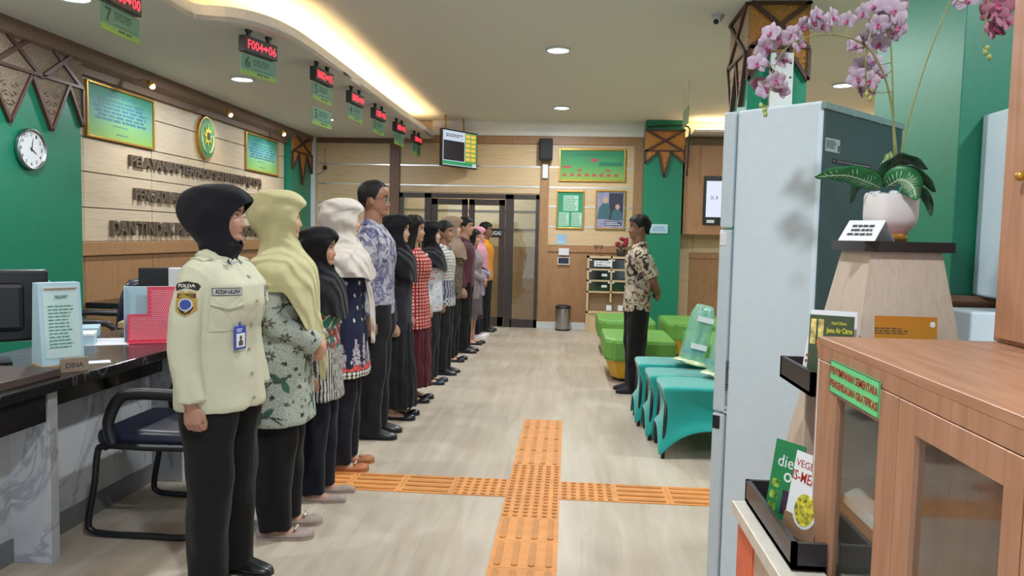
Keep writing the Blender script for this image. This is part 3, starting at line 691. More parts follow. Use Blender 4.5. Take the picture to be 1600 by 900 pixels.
# drawer cabinet
x0 = P(918, 400, 1, 11.25).x; x1 = .98; zt = P(918, 400, 1, 11.25).z
t = thing('drawer_cabinet', 'pale wood cabinet of clear fronted drawers behind the man in front', 'cabinet', ((x0+x1)/2, 11.4, 0))
b = bm_new()
box(b, x0, x0+.03, 11.25, 11.57, 0, zt); box(b, x1-.03, x1, 11.25, 11.57, 0, zt); box(b, x0, x1, 11.25, 11.57, zt-.03, zt); box(b, x0, x1, 11.55, 11.57, 0, zt); box(b, x0, x1, 11.25, 11.57, .28, .31); box(b, x0, x1, 11.27, 11.29, 0, .28)
xm = (x0+x1)/2; box(b, xm-.012, xm+.012, 11.25, 11.55, .45, zt)
zr = [zt-.03-.165*k for k in range(4)]+[.31]
for z in zr[1:4]: box(b, x0, x1, 11.25, 11.55, z-.012, z+.012)
obj('carcass', b, M['panel2'], t)
for i in range(3):
    for j in range(2):
        a0, a1 = (x0+.035, xm-.016) if j == 0 else (xm+.016, x1-.035); za, zb = zr[i+1]+.016, zr[i]-.016
        b = bm_new(); box(b, a0, a1, 11.255, 11.265, za, zb); d = obj('drawer', b, glass('drawer_glass', '8a8f88', .1, .3), t)
        b = bm_new(); bbox(b, a0+.18, a0+.26, 11.235, 11.255, (za+zb)/2-.015, (za+zb)/2+.02, .003); obj('handle', b, M['white'], d)
        b = bm_new()
        for q in (a0, a1-.03): box(b, q, q+.03, 11.25, 11.256, zb-.02, zb)
        obj('hinge', b, M['white'], d)
b = bm_new(); bbox(b, x0+.1, x0+.36, 11.24, 11.252, zr[0]-.12, zr[0]-.035, .002); o = obj('label_plate', b, M['paper'], t); b = bm_new(); text(b, 'A. BROSUR', x0+.12, x0+.34, zr[0]-.07, zr[0]-.045, 11.24, .001, bold=.01); lines(b, x0+.13, x0+.33, zr[0]-.11, zr[0]-.08, 1, 11.24, 3); obj('lettering', b, M['ink'], o)
for k in range(2):
    b = bm_new(); bbox(b, x0+.3+.17*k, x0+.38+.17*k, 11.3, 11.36, .32, .40, .004); tag(obj('clear_box', b, M['paper']), 'small white box in the open bottom shelf of the drawer cabinet', 'box', 'boxes in the open shelf')
# flowers on it
p = P(970, 400, 1, 11.4)
t = thing('red_flower_pot', 'dark pot of artificial crimson flowers on the drawer cabinet', 'flower pot', (p.x, 11.4, zt))
b = bm_new(); lathe(b, [(.06, 0), (.075, .1), (.07, .11)], 16); obj('pot', b, M['frame_dark'], t, W=False)
rd = random.Random(4)
rose = plain('crimson_petals', '9c1f42', .7)
for k in range(14):
    b = bm_new(); c = Vector((rd.uniform(-.09, .09), rd.uniform(-.07, .07), .13+rd.uniform(0, .13)))
    for q in range(7):
        a = q*.9; sph(b, c+Vector((math.cos(a)*.014, math.sin(a)*.014, .003*q)), .019, (1, .6, 1.1), 8)
    obj('bloom', b, rose, t, W=False)
b = bm_new()
for k in range(6): tube(b, [(0, 0, .1), (rd.uniform(-.08, .08), rd.uniform(-.05, .05), .2)], .005, 5)
obj('stem', b, plain('stem_green', '3c6b35', .6), t, W=False)
p = P(935, 400, 1, 11.4)
t = thing('glass_ornament', 'small clear glass cup ornament on the drawer cabinet', 'ornament', (p.x, 11.4, zt))
b = bm_new(); lathe(b, [(.04, 0), (.04, .01), (.012, .02), (.012, .07), (.05, .1), (.085, .16), (.082, .16), (.045, .1)], 20); obj('bowl', b, glass('crystal', 'e4d8d0', .05, .5), t, W=False)
b = bm_new(); lathe(b, [(.042, -.0), (.042, .012)], 20); obj('foot', b, M['gold'], t, W=False)
# notice on column
x0, x1, z0, z1 = [v for v in (P(1016, 350, 1, 11.2).x, P(1043, 365, 1, 11.2).x, P(1043, 365, 1, 11.2).z, P(1016, 350, 1, 11.2).z)]
b = bm_new(); bbox(b, x0, x1, 11.185, 11.2, z0, z1, .004); t = tag(obj('small_plaque', b, M['paper_blue']), 'small pale plaque on the back green column', 'plaque'); b = bm_new(); lines(b, x0+.03, x1-.03, z0+.03, z1-.03, 3, 11.185, 4, .5, True); obj('printed_text', b, plain('sky_ink', '5a93c4', .6, nz=0), t)
# screen box
a, c = P(1064, 226, 1, 11.2), P(1064, 366, 1, 11.2)
t = thing('screen_kiosk', 'wall hung wooden box with an upright lit screen beside the back column', 'screen', (a.x+.5, BW, c.z))
b = bm_new(); bbox(b, 1.63, a.x+1.1, 11.25, BW-.03, c.z, a.z, .006); obj('box', b, M['brown'], t)
a2, c2 = P(1101, 275, 1, 11.22), P(1101, 351, 1, 11.22)
b = bm_new(); bbox(b, a2.x, a2.x+.5, 11.22, 11.25, c2.z, a2.z, .005); obj('bezel', b, M['black'], t)
b = bm_new(); box(b, a2.x+.035, a2.x+.465, 11.215, 11.22, c2.z+.11, a2.z-.07); o = obj('display', b, emis('kiosk_screen', 'd8dff2', .9), t)
b = bm_new(); text(b, 'X.4', a2.x+.09, a2.x+.2, c2.z+.36, c2.z+.42, 11.214, .001); obj('lettering', b, plain('kiosk_ink', '8a6aa0', .6, nz=0), o)
b = bm_new(); bbox(b, a2.x+.05, a2.x+.16, 11.213, 11.22, c2.z+.025, c2.z+.07, .002); obj('nameplate', b, M['paper'], t)
# socket with cable, pillar cables, acrylic sign
p = P(508, 262, 1, BW-.014)
t = thing('wall_socket', 'small black socket with a thin cable on the back wall left of the brown post', 'socket', (p.x, BW-.014, p.z)); b = bm_new(); bbox(b, -.03, .03, -.02, 0, -.03, .03, .003); obj('plate', b, M['black'], t, W=False)
b = bm_new(); tube(b, smooth_pts([(0, -.02, -.02), (-.05, -.012, -.08), (-.12, -.008, -.1), (-.22, -.008, -.05)], 3), .004, 5); tube(b, [(.0, -.01, .02), (.0, -.008, .3)], .003, 5); obj('cable', b, M['seam'], t, W=False)
b = bm_new(); x = 1.19; tube(b, smooth_pts([(1.06, 11.13, 2.99), (1.34, 11.13, 3.01), (1.64, 11.14, 3.0), (1.66, 11.15, 2.8), (1.65, 11.15, 2.3)], 4), .012, 6); tag(obj('black_cable', b, M['black']), 'loose black cable over the carved top of the back column', 'cable')
p = P(1071, 196, 1, 8.6); q = P(1076, 155, 1, 8.6)
t = thing('acrylic_sign', 'thin green edged acrylic sign hanging from the ceiling seen edge on', 'sign', (p.x, 8.6, p.z)); b = bm_new(); box(b, -.004, .004, -.2, .2, 0, .18); obj('plate', b, plain('acrylic', '7fae90', .2, trans=.5), t, W=False)
b = bm_new()
for yy in (-.15, .15): tube(b, [(0, yy, .18), (0, yy, CEIL-p.z)], .002, 5)
obj('hanger', b, M['steel'], t, W=False)
# ------------------------------------------------------------------ service counter
CF, CT = -2.05, .76
t = thing('service_counter', 'long black topped service counter with white marble front along the left side', 'counter', (-2.4, 6, 0))
b = bm_new(); bbox(b, -2.75, CF, 1.6, 10.4, CT-.045, CT, .006); obj('worktop', b, M['dmarble'], t)
b = bm_new(); box(b, CF-.20, CF-.14, 1.6, 10.4, CT-.15, CT-.045); box(b, CF-.16, CF-.02, 1.6, 2.86, CT-.16, CT-.045); obj('apron', b, M['dmarble'], t)
b = bm_new(); box(b, -2.30, -2.25, 1.6, 10.4, .1, CT-.045); obj('front_panel', b, M['marble'], t)
b = bm_new(); box(b, -2.30, -2.242, 1.6, 10.4, 0, .1); obj('plinth', b, M['skirt'], t)
for y in (2.89, 3.95, 5.0, 6.05, 7.1, 8.15, 9.2, 10.3):
    b = bm_new(); bbox(b, -2.26, CF-.03, y, y+.055, 0, CT-.045, .003); obj('side_fin', b, M['marble'], t)
t = thing('back_desk', 'low dark ledge desk behind the counter against the left wall', 'desk', (-3.75, 7, 0))
b = bm_new(); bbox(b, LW+.03, -3.55, 6.1, 10.4, .70, .75, .004); obj('top', b, M['dmarble'], t); b = bm_new(); box(b, LW+.03, -3.6, 6.1, 10.4, 0, .70); obj('body', b, M['brown'], t)
def cp(px, py): return P(px, py, 2, CT)
# raised dark tray at the near end
b = bm_new(); p = cp(60, 583); bbox(b, -2.62, -2.10, 1.7, p.y-.04, CT, CT+.035, .004); tag(obj('dark_tray', b, plain('tray_brown', '4a3d37', .45)), 'dark wooden raised tray board on the near end of the counter', 'tray')
# slanted notice stand
p = cp(92, 582)
t = thing('notice_stand', 'white slanted notice stand with printed sheet at the near end of the counter', 'notice stand', (p.x-.04, p.y+.06, CT), R(52))
w = .165
b = bm_new(); prism(b, [(-.06, .03), (.08, .03), (.05, .38), (-.015, .38)], -w/2, w/2, 'YZ'); obj('body', b, M['paper_blue'], t, W=False)
b = bm_new(); bbox(b, -w/2-.004, w/2+.004, -.066, .085, 0, .032, .003); obj('base', b, M['kraft'], t, W=False)
def sl(u, v, d=0): return Vector((u, -.06+(v-.03)*(.045/.35)-d, v))
def slbox(u0, u1, v0, v1, d, m, nm, par):
    b = bm_new(); vs = [b.verts.new(sl(*q)) for q in ((u0, v0, d), (u1, v0, d), (u1, v1, d), (u0, v1, d), (u0, v0, 0), (u1, v0, 0), (u1, v1, 0), (u0, v1, 0))]
    for f in ((0, 1, 2, 3), (4, 7, 6, 5), (0, 4, 5, 1), (1, 5, 6, 2), (2, 6, 7, 3), (3, 7, 4, 0)): b.faces.new([vs[i] for i in f])
    return obj(nm, b, m, par, W=False)
sh = slbox(-.066, .07, .06, .365, .002, plain('sheet', 'b9d0cf', .6, nz=0), 'sheet', t)
T1 = Matrix.Translation((0, -.0645, .03)) @ Matrix.Rotation(-math.atan(.045/.35), 4, 'X')
b = bm_new(); lines(b, -.05, .055, .07, .26, 13, 0, 6, .28, T=T1, words=5); text(b, 'MAKLUMAT', -.02, .03, .285, .3, 0, .001, T=T1); obj('printed_text', b, M['ink_green'], sh, W=False)
b = bm_new(); box(b, -.06, .065, -.004, 0, .325, .33, T=T1); obj('clip', b, M['brown'], t, W=False)
b = bm_new(); bbox(b, -.055, .055, -.10, -.088, 0, .062, .002); q = obj('nameplate', b, plain('nameplate', '8d7c68', .5), t, W=False); q.location = (.03, 0, 0)
b = bm_new(); text(b, 'DINA', -.034, .034, .02, .042, -.1, .001, bold=.01); obj('lettering', b, M['ink'], q, W=False)
# monitor, cup, screens
p = cp(30, 575)
t = thing('monitor', 'large black monitor seen from behind at the near end of the counter', 'monitor', (-2.64, 3.22, CT), R(40))
b = bm_new(); bbox(b, -.27, .27, -.02, .03, .09, .42, .012); bbox(b, -.17, .17, -.05, -.015, .14, .36, .02); obj('housing', b, M['black'], t, W=False)
b = bm_new(); box(b, -.25, .25, .03, .032, .11, .40); obj('display', b, M['ink'], t, W=False)
b = bm_new(); bbox(b, -.03, .03, -.03, 0, .01, .15, .004); bbox(b, -.12, .12, -.1, .08, 0, .012, .004); obj('stand', b, M['black'], t, W=False)
t = thing('pen_cup', 'black pen cup at the left edge on the counter', 'cup', (-2.33, 2.78, CT+.035)); b = bm_new(); lathe(b, [(.035, 0), (.04, .085), (.037, .085), (.032, .01)], 20); obj('body', b, M['black'], t, W=False); b = bm_new(); lathe(b, [(.0405, .075), (.042, .086), (.037, .087)], 20); obj('rim', b, M['led_off'], t, W=False)
def slab(name, label, cat, x, y, w, d, h, rz, m, z=CT, group=None, extra=None):
    b = bm_new(); bbox(b, -w/2, w/2, -d/2, d/2, 0, h, min(.002, h*.3), 1); o = obj(name, b, m, None, W=False); o.location = (x, y, z); o.rotation_euler = (0, 0, rz)
    return tag(o, label, cat, group)
p = cp(172, 534); o = slab('paper_sheet', 'white paper sheet lying between the notice stand and the pink holder', 'paper', p.x, p.y, .21, .28, .002, R(25), M['paper'])
p = cp(150, 566); slab('paper_sheet', 'white paper slip at the counter edge beside the name plate', 'paper', p.x, p.y, .12, .08, .002, R(35), M['paper'])
p = cp(128, 528); slab('paper_stack', 'pale blue stack of paper behind the slanted notice stand', 'paper', p.x-.1, p.y+.1, .24, .2, .05, R(30), M['paper_blue'])
p = cp(160, 503+24); slab('notebook', 'kraft brown notebook, lower of two beside the pink holder', 'book', -2.72, 4.62, .2, .16, .035, R(20), M['kraft']); slab('notebook', 'kraft brown notebook, upper of two beside the pink holder', 'book', -2.7, 4.64, .13, .12, .04, R(35), M['kraft'], CT+.035)
t = thing('computer_mouse', 'black computer mouse left of the pink holder', 'mouse', (-2.52, 4.3, CT+.012), R(60)); b = bm_new(); sph(b, (0, 0, .012), .055, (.62, 1, .4), 16); obj('shell', b, M['black'], t, W=False); b = bm_new(); sph(b, (0, -.025, .035), .008, (.6, 1, 1), 8); obj('wheel', b, M['seam'], t, W=False)
# pink perforated holder
pa, pb = cp(202, 536), cp(272, 531)
t = thing('pink_holder', 'white acrylic holder with pink perforated L-shaped front on the counter', 'brochure holder', ((pa.x+pb.x)/2, (pa.y+pb.y)/2, CT), math.atan2(pb.y-pa.y, pb.x-pa.x)*.6)
b = bm_new(); bbox(b, -.135, .13, .0, .008, 0, .305, .002); bbox(b, -.137, -.131, -.02, .07, 0, .305, .002); obj('back_board', b, M['paper_blue'], t, W=False)
b = bm_new(); L = [(-.12, .005), (.128, .005), (.128, .305), (-.02, .305), (-.02, .155), (-.12, .155)]; prism(b, L, -.03, -.024, 'XZ'); box(b, -.12, .128, -.03, .0, .002, .008); fr = obj('front_panel', b, M['pink'], t, W=False)
b = bm_new()
for i in range(22):
    for j in range(26):
        x = -.105+i*.0102+(j % 2)*.005; z = .02+j*.0105
        if x < -.0 and z > .14: continue
        if x > .112: continue
        prism(b, [(x+.0032*math.cos(k*PI/3), z+.0032*math.sin(k*PI/3)) for k in range(6)], -.0308, -.0295, 'XZ')
o = obj('perforations', b, plain('pale_pink', 'e7b4bd', .6, nz=0), fr, W=False); o['kind'] = 'stuff'
b = bm_new(); bbox(b, -.12, .15, -.08, .06, 0, .004, .001); obj('base', b, M['pink'], t, W=False)
# far items on the counter and back desk
t = thing('monitor', 'black monitor top seen over the pink holder', 'monitor', (-2.72, 4.95, CT), R(30))
b = bm_new(); bbox(b, -.16, .16, -.02, .02, .1, .36, .008); obj('housing', b, M['black'], t, W=False); b = bm_new(); bbox(b, -.03, .03, -.02, .02, 0, .12, .004); bbox(b, -.1, .1, -.08, .08, 0, .01, .003); obj('stand', b, M['black'], t, W=False)
t = thing('desktop_screen', 'white framed screen behind the police guard and pink holder', 'monitor', (-2.45, 4.85, CT), R(15)); b = bm_new(); bbox(b, -.17, .12, -.015, .015, .03, .37, .006); obj('housing', b, M['white'], t, W=False); b = bm_new(); bbox(b, -.1, .08, -.06, .07, 0, .03, .003); obj('stand', b, M['white'], t, W=False)
b = bm_new(); bbox(b, -.05, .05, -.02, .02, .37, .405, .004); obj('webcam', b, M['white'], t, W=False)
t = thing('document_box', 'pale grey document box behind the slanted notice stand', 'box', (-2.98, 3.95, CT), R(15)); b = bm_new(); bbox(b, -.14, .1, -.1, .1, 0, .32, .004); obj('body', b, M['paper_blue'], t, W=False); b = bm_new(); bbox(b, -.06, .06, -.05, .05, .32, .37, .004); obj('lid_handle', b, M['white'], t, W=False)
t = thing('document_box', 'low pale blue file box on the counter beside the slanted notice stand', 'box', (-2.62, 3.85, CT), R(28)); b = bm_new(); bbox(b, -.1, .1, -.08, .08, 0, .055, .004); obj('body', b, M['paper_blue'], t, W=False); b = bm_new(); bbox(b, -.102, .102, -.082, .082, .045, .06, .002); obj('lid', b, M['paper'], t, W=False)

# office chair behind the counter
t = thing('office_chair', 'navy leather office chair behind the counter', 'office chair', (-3.3, 5.0, 0), R(-70))
b = bm_new(); bbox(b, -.25, .25, -.25, .25, .42, .52, .04, 4); obj('seat', b, M['leather'], t, W=False, smooth=True)
b = bm_new()
rs = []
for z, hw, y in ((.5, .2, .2), (.6, .24, .22), (.8, .26, .24), (.95, .26, .27), (1.0, .24, .29), (1.03, .18, .30)):
    rs.append([Vector((hw*math.cos(a)*(1 if abs(math.cos(a)) < .9 else 1), y+.05*math.sin(a)-.05*(1-math.cos(a)**2)*-1, z)) for a in [2*PI*k/24 for k in range(24)]])
rings(b, rs); obj('backrest', b, M['leather'], t, W=False)
for s in (-1, 1):
    b = bm_new(); tube(b, smooth_pts([(s*.27, .2, .5), (s*.29, .22, .72), (s*.29, .05, .76), (s*.29, -.15, .74), (s*.27, -.18, .5)], 3), .022, 8); obj('armrest', b, M['black'], t, W=False)
b = bm_new(); tube(b, [(0, 0, .1), (0, 0, .42)], .03, 12)
for k in range(5): tube(b, [(0, 0, .12), (.28*math.cos(k*PI*.4), .28*math.sin(k*PI*.4), .06)], [.025, .015], 8); sph(b, (.28*math.cos(k*PI*.4), .28*math.sin(k*PI*.4), .03), .03, n=8)
obj('base', b, M['black'], t, W=False)
# visitor chair: sled frame, faces the counter
t = thing('visitor_chair', 'black visitor armchair with sled frame and navy seat in front of the counter', 'armchair', (-1.83, 3.45, 0), R(-90))
b = bm_new()
bbox(b, -.24, .24, -.27, .24, .40, .48, .035, 4); obj('seat', b, M['leather'], t, W=False, smooth=True)
b = bm_new(); bbox(b, -.23, .23, .23, .29, .5, .86, .028, 4, T=Matrix.Rotation(R(-4), 4, 'X')); obj('backrest', b, M['leather'], t, W=False, smooth=True)
for s in (-1, 1):
    b = bm_new(); tube(b, smooth_pts([(s*.27, .31, .84), (s*.27, .27, .5), (s*.27, .25, .3), (s*.27, .22, .06), (s*.27, .17, .018), (s*.27, 0, .016), (s*.27, -.2, .016), (s*.27, -.27, .03), (s*.27, -.28, .08), (s*.27, -.25, .25), (s*.27, -.235, .38), (s*.27, -.2, .415), (s*.27, .0, .415), (s*.27, .24, .42)], 5), .0145, 10); obj('leg', b, M['black'], t, W=False)
    b = bm_new(); tube(b, smooth_pts([(s*.275, -.16, .42), (s*.275, -.18, .52), (s*.275, -.13, .63), (s*.275, -.05, .655), (s*.275, .12, .655), (s*.275, .26, .65)], 5), [.02]*26, 10, flat=(1.0, 1.3)); obj('armrest', b, M['black'], t, W=False)
b = bm_new(); tube(b, [(-.27, .27, .42), (.27, .27, .42)], .012, 8); tube(b, [(-.27, -.2, .405), (.27, -.2, .405)], .012, 8); obj('crossbar', b, M['black'], t, W=False)

# ------------------------------------------------------------------ green benches
def bench(x, y, w, d, label, ch=.14):
    t = thing('waiting_bench', label, 'bench', (x, y, 0), 0, 'green waiting benches')
    pl = [(0, ch), (ch*.6, 0), (w, 0), (w, d), (0, d)]
    def ins(pts, e): cx, cy = w/2, d/2; return [(cx+(px-cx)*(1-e), cy+(py-cy)*(1-e)) for px, py in pts]
    b = bm_new(); rings(b, [[Vector((px, py, z)) for px, py in ins(pl, e)] for e, z in ((.03, .215), (0, .24), (0, .385), (.03, .415), (.12, .425))], smooth=False)
    bmesh.ops.bevel(b, geom=[e for e in b.edges if abs(e.verts[0].co.z-e.verts[1].co.z) > .1], offset=.02, segments=3, affect='EDGES'); obj('cushion', b, M['lime'], t, W=False)
    b = bm_new(); rings(b, [[Vector((px, py, z)) for px, py in ins(pl, e)] for e, z in ((.24, .035), (.06, .215))], smooth=False); obj('plinth', b, M['yellow'], t, W=False)
    b = bm_new(); rings(b, [[Vector((px, py, z)) for px, py in ins(pl, e)] for e, z in ((.30, 0), (.27, .036))], smooth=False); obj('toe_base', b, M['black'], t, W=False)
    return t
bench(.36, 7.25, .68, .95, 'lime green bench with yellow plinth directly behind the standing man')
bench(.36, 8.95, .68, .95, 'lime green bench with yellow plinth beside the drawer cabinet, farther on the left row')
bench(1.16, 8.9, .95, .95, 'lime green bench with yellow plinth in front of the back green column')
bench(1.22, 7.25, .95, .95, 'lime green bench partly hidden behind the bottled water packs')

# ------------------------------------------------------------------ teal covered seats
def cover(label, x, y, w, d, h=.47):
    t = thing('covered_seat', label, 'seat', (x, y, 0), 0, 'teal covered seats')
    b = bm_new(); n = 14; cols = []
    per = [(u/n, 0) for u in range(n)]+[(1, u/n) for u in range(n)]+[(1-u/n, 1) for u in range(n)]+[(0, 1-u/n) for u in range(n)]
    rs = []
    for k in range(15):
        s = k/14; row = []
        for i, (a, c) in enumerate(per):
            u = (i % n)/n; corner = abs(u-.5)*2            # 1 at the feet
            zb = .0+.19*(1-corner**3)**1.0 if corner < 1 else 0
            z = h-.02-(h-.02-zb)*s
            bow = .035*math.sin(PI*s)*(1-corner**2)+.0      # fabric pulled in between the feet
            cx, cy = a-.5, c-.5
            tw = 1-.13*math.sin(PI*min(1, s*1.1))*.6
            px, py = cx*w*tw, cy*d*tw
            L = math.hypot(px, py) or 1; px -= px/L*bow; py -= py/L*bow
            flare = 1+.05*s**2; row.append(Vector((px*flare, py*flare, z)))
        rs.append(row)
    top = []
    for e, z in ((.30, h+.003), (.08, h), (.02, h-.006)): top.append([Vector(((a-.5)*w*(1-e), (c-.5)*d*(1-e), z)) for a, c in per])
    rings(b, top+rs, cap=False); f = b.faces.new([v for v in b.verts[:len(per)]]); f.smooth = True
    bmesh.ops.recalc_face_normals(b, faces=b.faces[:])
    o = obj('stretch_cover', b, M['teal'], t, W=False); md = o.modifiers.new('s', 'SOLIDIFY'); md.thickness = .004
    md = o.modifiers.new('ss', 'SUBSURF'); md.levels = 1; md.render_levels = 1
    b = bm_new()
    for sx in (-1, 1):
        for sy in (-1, 1): tube(b, [(sx*(w/2-.03), sy*(d/2-.03), h-.04), (sx*(w/2-.015), sy*(d/2-.015), 0)], .012, 8)
    obj('leg_frame', b, M['black'], t, W=False)
    return t
cover('teal stretch covered seat farthest from the fridge, carrying the upright water pack', .89, 5.8, .72, .38)
cover('teal stretch covered seat in the middle of the three', .93, 5.40, .72, .37, .455)
cover('teal stretch covered seat nearest the fridge, in front of the other two', .99, 4.99, .76, .4, .46)
def pack(label, loc, tilt):
    t = thing('water_pack', label, 'bottled water', loc, R(10), 'plastic wrapped water packs')
    T = Matrix.Rotation(R(tilt), 4, 'Y')
    bg = plain('bottle_plastic', 'a8cfc0', .2, nz=0, trans=.45); bl = plain('bottle_label', '2f74b4', .5, nz=0)
    for i in range(2):
        for j in range(2):
            b = bm_new(); tmp = bm_new(); lathe(tmp, [(.028, 0), (.033, .01), (.033, .09), (.03, .1), (.033, .11), (.033, .16), (.024, .19), (.013, .21), (.013, .225)], 14)
            X = T @ Matrix.Translation(((i-.5)*.068, (j-.5)*.068, .012)); merge(b, tmp, 0, X); o = obj('bottle', b, bg, t, W=False)
            b = bm_new(); tmp = bm_new(); lathe(tmp, [(.034, .06), (.034, .1)], 14); merge(b, tmp, 0, X); obj('bottle_label', b, bl, o, W=False)
            b = bm_new(); tmp = bm_new(); lathe(tmp, [(.014, .215), (.015, .235)], 10); merge(b, tmp, 0, X); obj('cap', b, M['white'], o, W=False)
            b = bm_new(); tmp = bm_new(); lathe(tmp, [(.028, .24), (.033, .25), (.033, .33), (.033, .38), (.024, .41), (.013, .43)], 14); merge(b, tmp, 0, X); obj('bottle', b, bg, t, W=False)
    b = bm_new(); rd = random.Random(3); rs = []
    for z, r in ((.0, .085), (.02, .08), (.1, .077), (.2, .078), (.3, .077), (.38, .073), (.43, .05), (.445, .03)):
        rs.append([T @ Vector((max(-1, min(1, 1.25*math.cos(a)))*r*(1+rd.uniform(-.03, .03)), max(-1, min(1, 1.25*math.sin(a)))*r*(1+rd.uniform(-.03, .03)), z)) for a in [2*PI*k/20 for k in range(20)]])
    rings(b, rs); m, nt, bb = newmat('shrink_wrap'); bb.inputs['Base Color'].default_value = lin('9ee0bd'); bb.inputs['Alpha'].default_value = .42; bb.inputs['Roughness'].default_value = .15
    obj('plastic_wrap', b, m, t, W=False)
    b = bm_new(); rs = []
    for z, r in ((0, .12), (.01, .12), (.03, .085)): rs.append([T @ Vector((math.cos(a)*r*(1+rd.uniform(-.15, .15)), math.sin(a)*r*(1+rd.uniform(-.15, .15)), z+rd.uniform(0, .012))) for a in [2*PI*k/18 for k in range(18)]])
    rings(b, rs); obj('crumpled_skirt', b, plain('clear_foil', 'd9dcb0', .25, nz=.1), t, W=False)
    b = bm_new()
    for z in (.1, .3): box(b, -.06, .06, -.0835, -.081, z+.02, z+.06, T=T)
    obj('label', b, M['paper'], t, W=False)
p = P(1080, 572, 2, .475)
pack('green tinted plastic wrapped water pack leaning upright on the farthest teal seat', (p.x, p.y+.05, .482), 13)
p = P(1116, 588, 2, .47)
pack('plastic wrapped water pack half hidden by the fridge on the teal seats', (p.x+.03, p.y-.02, .466), 10)

# ------------------------------------------------------------------ fridge
FX, FY, FH = .819, 2.6, 1.85
t = thing('fridge', 'tall white refrigerator turned with its dark green back panel towards the orchid', 'refrigerator', (FX, FY, 0), R(46))
fw, fd = .645, .375
b = bm_new(); bbox(b, 0, fw, .004, fd-.055, .03, FH, .012, 3); obj('cabinet', b, M['fridge'], t, W=False)
b = bm_new(); bbox(b, .012, fw-.012, -.002, .006, .05, FH-.03, .002); bk = obj('back_panel', b, M['fridge_back'], t, W=False)
b = bm_new(); bbox(b, .0, fw, -.006, .01, FH-.028, FH-.004, .003)
for k in (.2, .42): box(b, k, k+.01, -.008, .0, FH-.03, FH-.01)
obj('back_lip', b, plain('lip_grey', '77908f', .5), t, W=False)
zs_ = [FH, 1.425, .745, .04]
for i, nm in ((0, 'top'), (1, 'mid'), (2, 'low')):
    b = bm_new(); bbox(b, -.002, fw+.002, fd-.05, fd, zs_[i+1]+.004, zs_[i]-.002, .008, 3); d = obj('door', b, plain('fridge_door_white', 'b7c6cd', .3, nz=.01), t, W=False)
    if i: b = bm_new(); bbox(b, -.006, .02, fd-.035, fd-.005, zs_[i]-.06, zs_[i]-.01, .003); obj('hinge_cover', b, M['black'] if i == 2 else M['white'], d, W=False)
for x in (.05, fw-.05):
    for y in (.04, fd-.09):
        b = bm_new(); tube(b, [(x, y, 0), (x, y, .035)], .02, 10); obj('foot', b, M['black'], t, W=False)
def fr_side(px0, py0, px1, py1):   # on the white side face (local x=0)
    n = Vector((math.cos(R(46)), math.sin(R(46)), 0)); out = []
    for px, py in ((px0, py0), (px1, py1)):
        v = Vector(((px-800)/FPX, -(py-450)/FPX, -1)); w_ = Vector((AX[0].dot(v), AX[1].dot(v), AX[2].dot(v)))
        q = C0+w_*((Vector((FX, FY, 0))-C0).dot(n)/w_.dot(n)); out.append(((q-Vector((FX, FY, 0))).dot(Vector((-n.y, n.x, 0))), q.z))
    return out
def fr_back(px0, py0, px1, py1):
    n = Vector((math.sin(R(46)), -math.cos(R(46)), 0)); out = []
    for px, py in ((px0, py0), (px1, py1)):
        v = Vector(((px-800)/FPX, -(py-450)/FPX, -1)); w_ = Vector((AX[0].dot(v), AX[1].dot(v), AX[2].dot(v)))
        q = C0+w_*((Vector((FX, FY, 0))-C0).dot(n)/w_.dot(n)); out.append(((q-Vector((FX, FY, 0))).dot(Vector((math.cos(R(46)), math.sin(R(46)), 0))), q.z))
    return out
(a0, z1), (a1, z0) = fr_back(1268, 210, 1290, 236); a1 += .02-a0; a0 = .02
b = bm_new(); box(b, a0, a1, -.0035, -.002, z0, z1); o = obj('rating_label', b, plain('label_grey', '93a9a8', .5, nz=0), bk, W=False); b = bm_new(); lines(b, a0+.004, a1-.02, z0+.01, z1-.006, 5, -.0035, 3); box(b, a1-.014, a1-.003, -.004, -.0035, z0+.004, z0+.024); obj('printed_text', b, M['ink'], o, W=False)
(a0, z1), (a1, z0) = fr_back(1300, 242, 1360, 264)
b = bm_new(); box(b, a0, a1, -.0035, -.002, z0-.004, z1-.012); o = obj('warning_sticker', b, M['black'], bk, W=False); b = bm_new(); text(b, '! DANGER', a0+.004, a1-.004, z0+.006, z1-.02, -.0035, .0006, bold=.01); obj('lettering', b, M['paper'], o, W=False)
T2 = Matrix.Rotation(R(-90), 4, 'Z')     # front facing -X local
cabn = t.children[0]
(a0, z1), (a1, z0) = fr_side(1134, 563, 1147, 613)
b = bm_new(); lines(b, -a0, -a1, z0, z1, 12, 0.002, 5, .5, T=T2, words=2); obj('small_print', b, M['ink'], cabn, W=False)
(a0, z1), (a1, z0) = fr_side(1130, 634, 1183, 657)
b = bm_new(); box(b, -a0, -a1, .0025, .004, z0, z1, T=T2); o = obj('caution_sticker', b, plain('sticker_blue', 'b4c4cc', .5, nz=0), cabn, W=False)
b = bm_new(); u0, u1 = -a0, -a1; dw = u1-u0; lines(b, u0+dw*.4, u1-dw*.05, z0+.012, z1-.012, 2, .0024, 3, .55, T=T2, words=6); lines(b, u0+dw*.03, u0+dw*.3, z0+.01, z1-.01, 2, .0024, 4, .5, T=T2, words=2)
obj('printed_text', b, M['ink'], o, W=False)

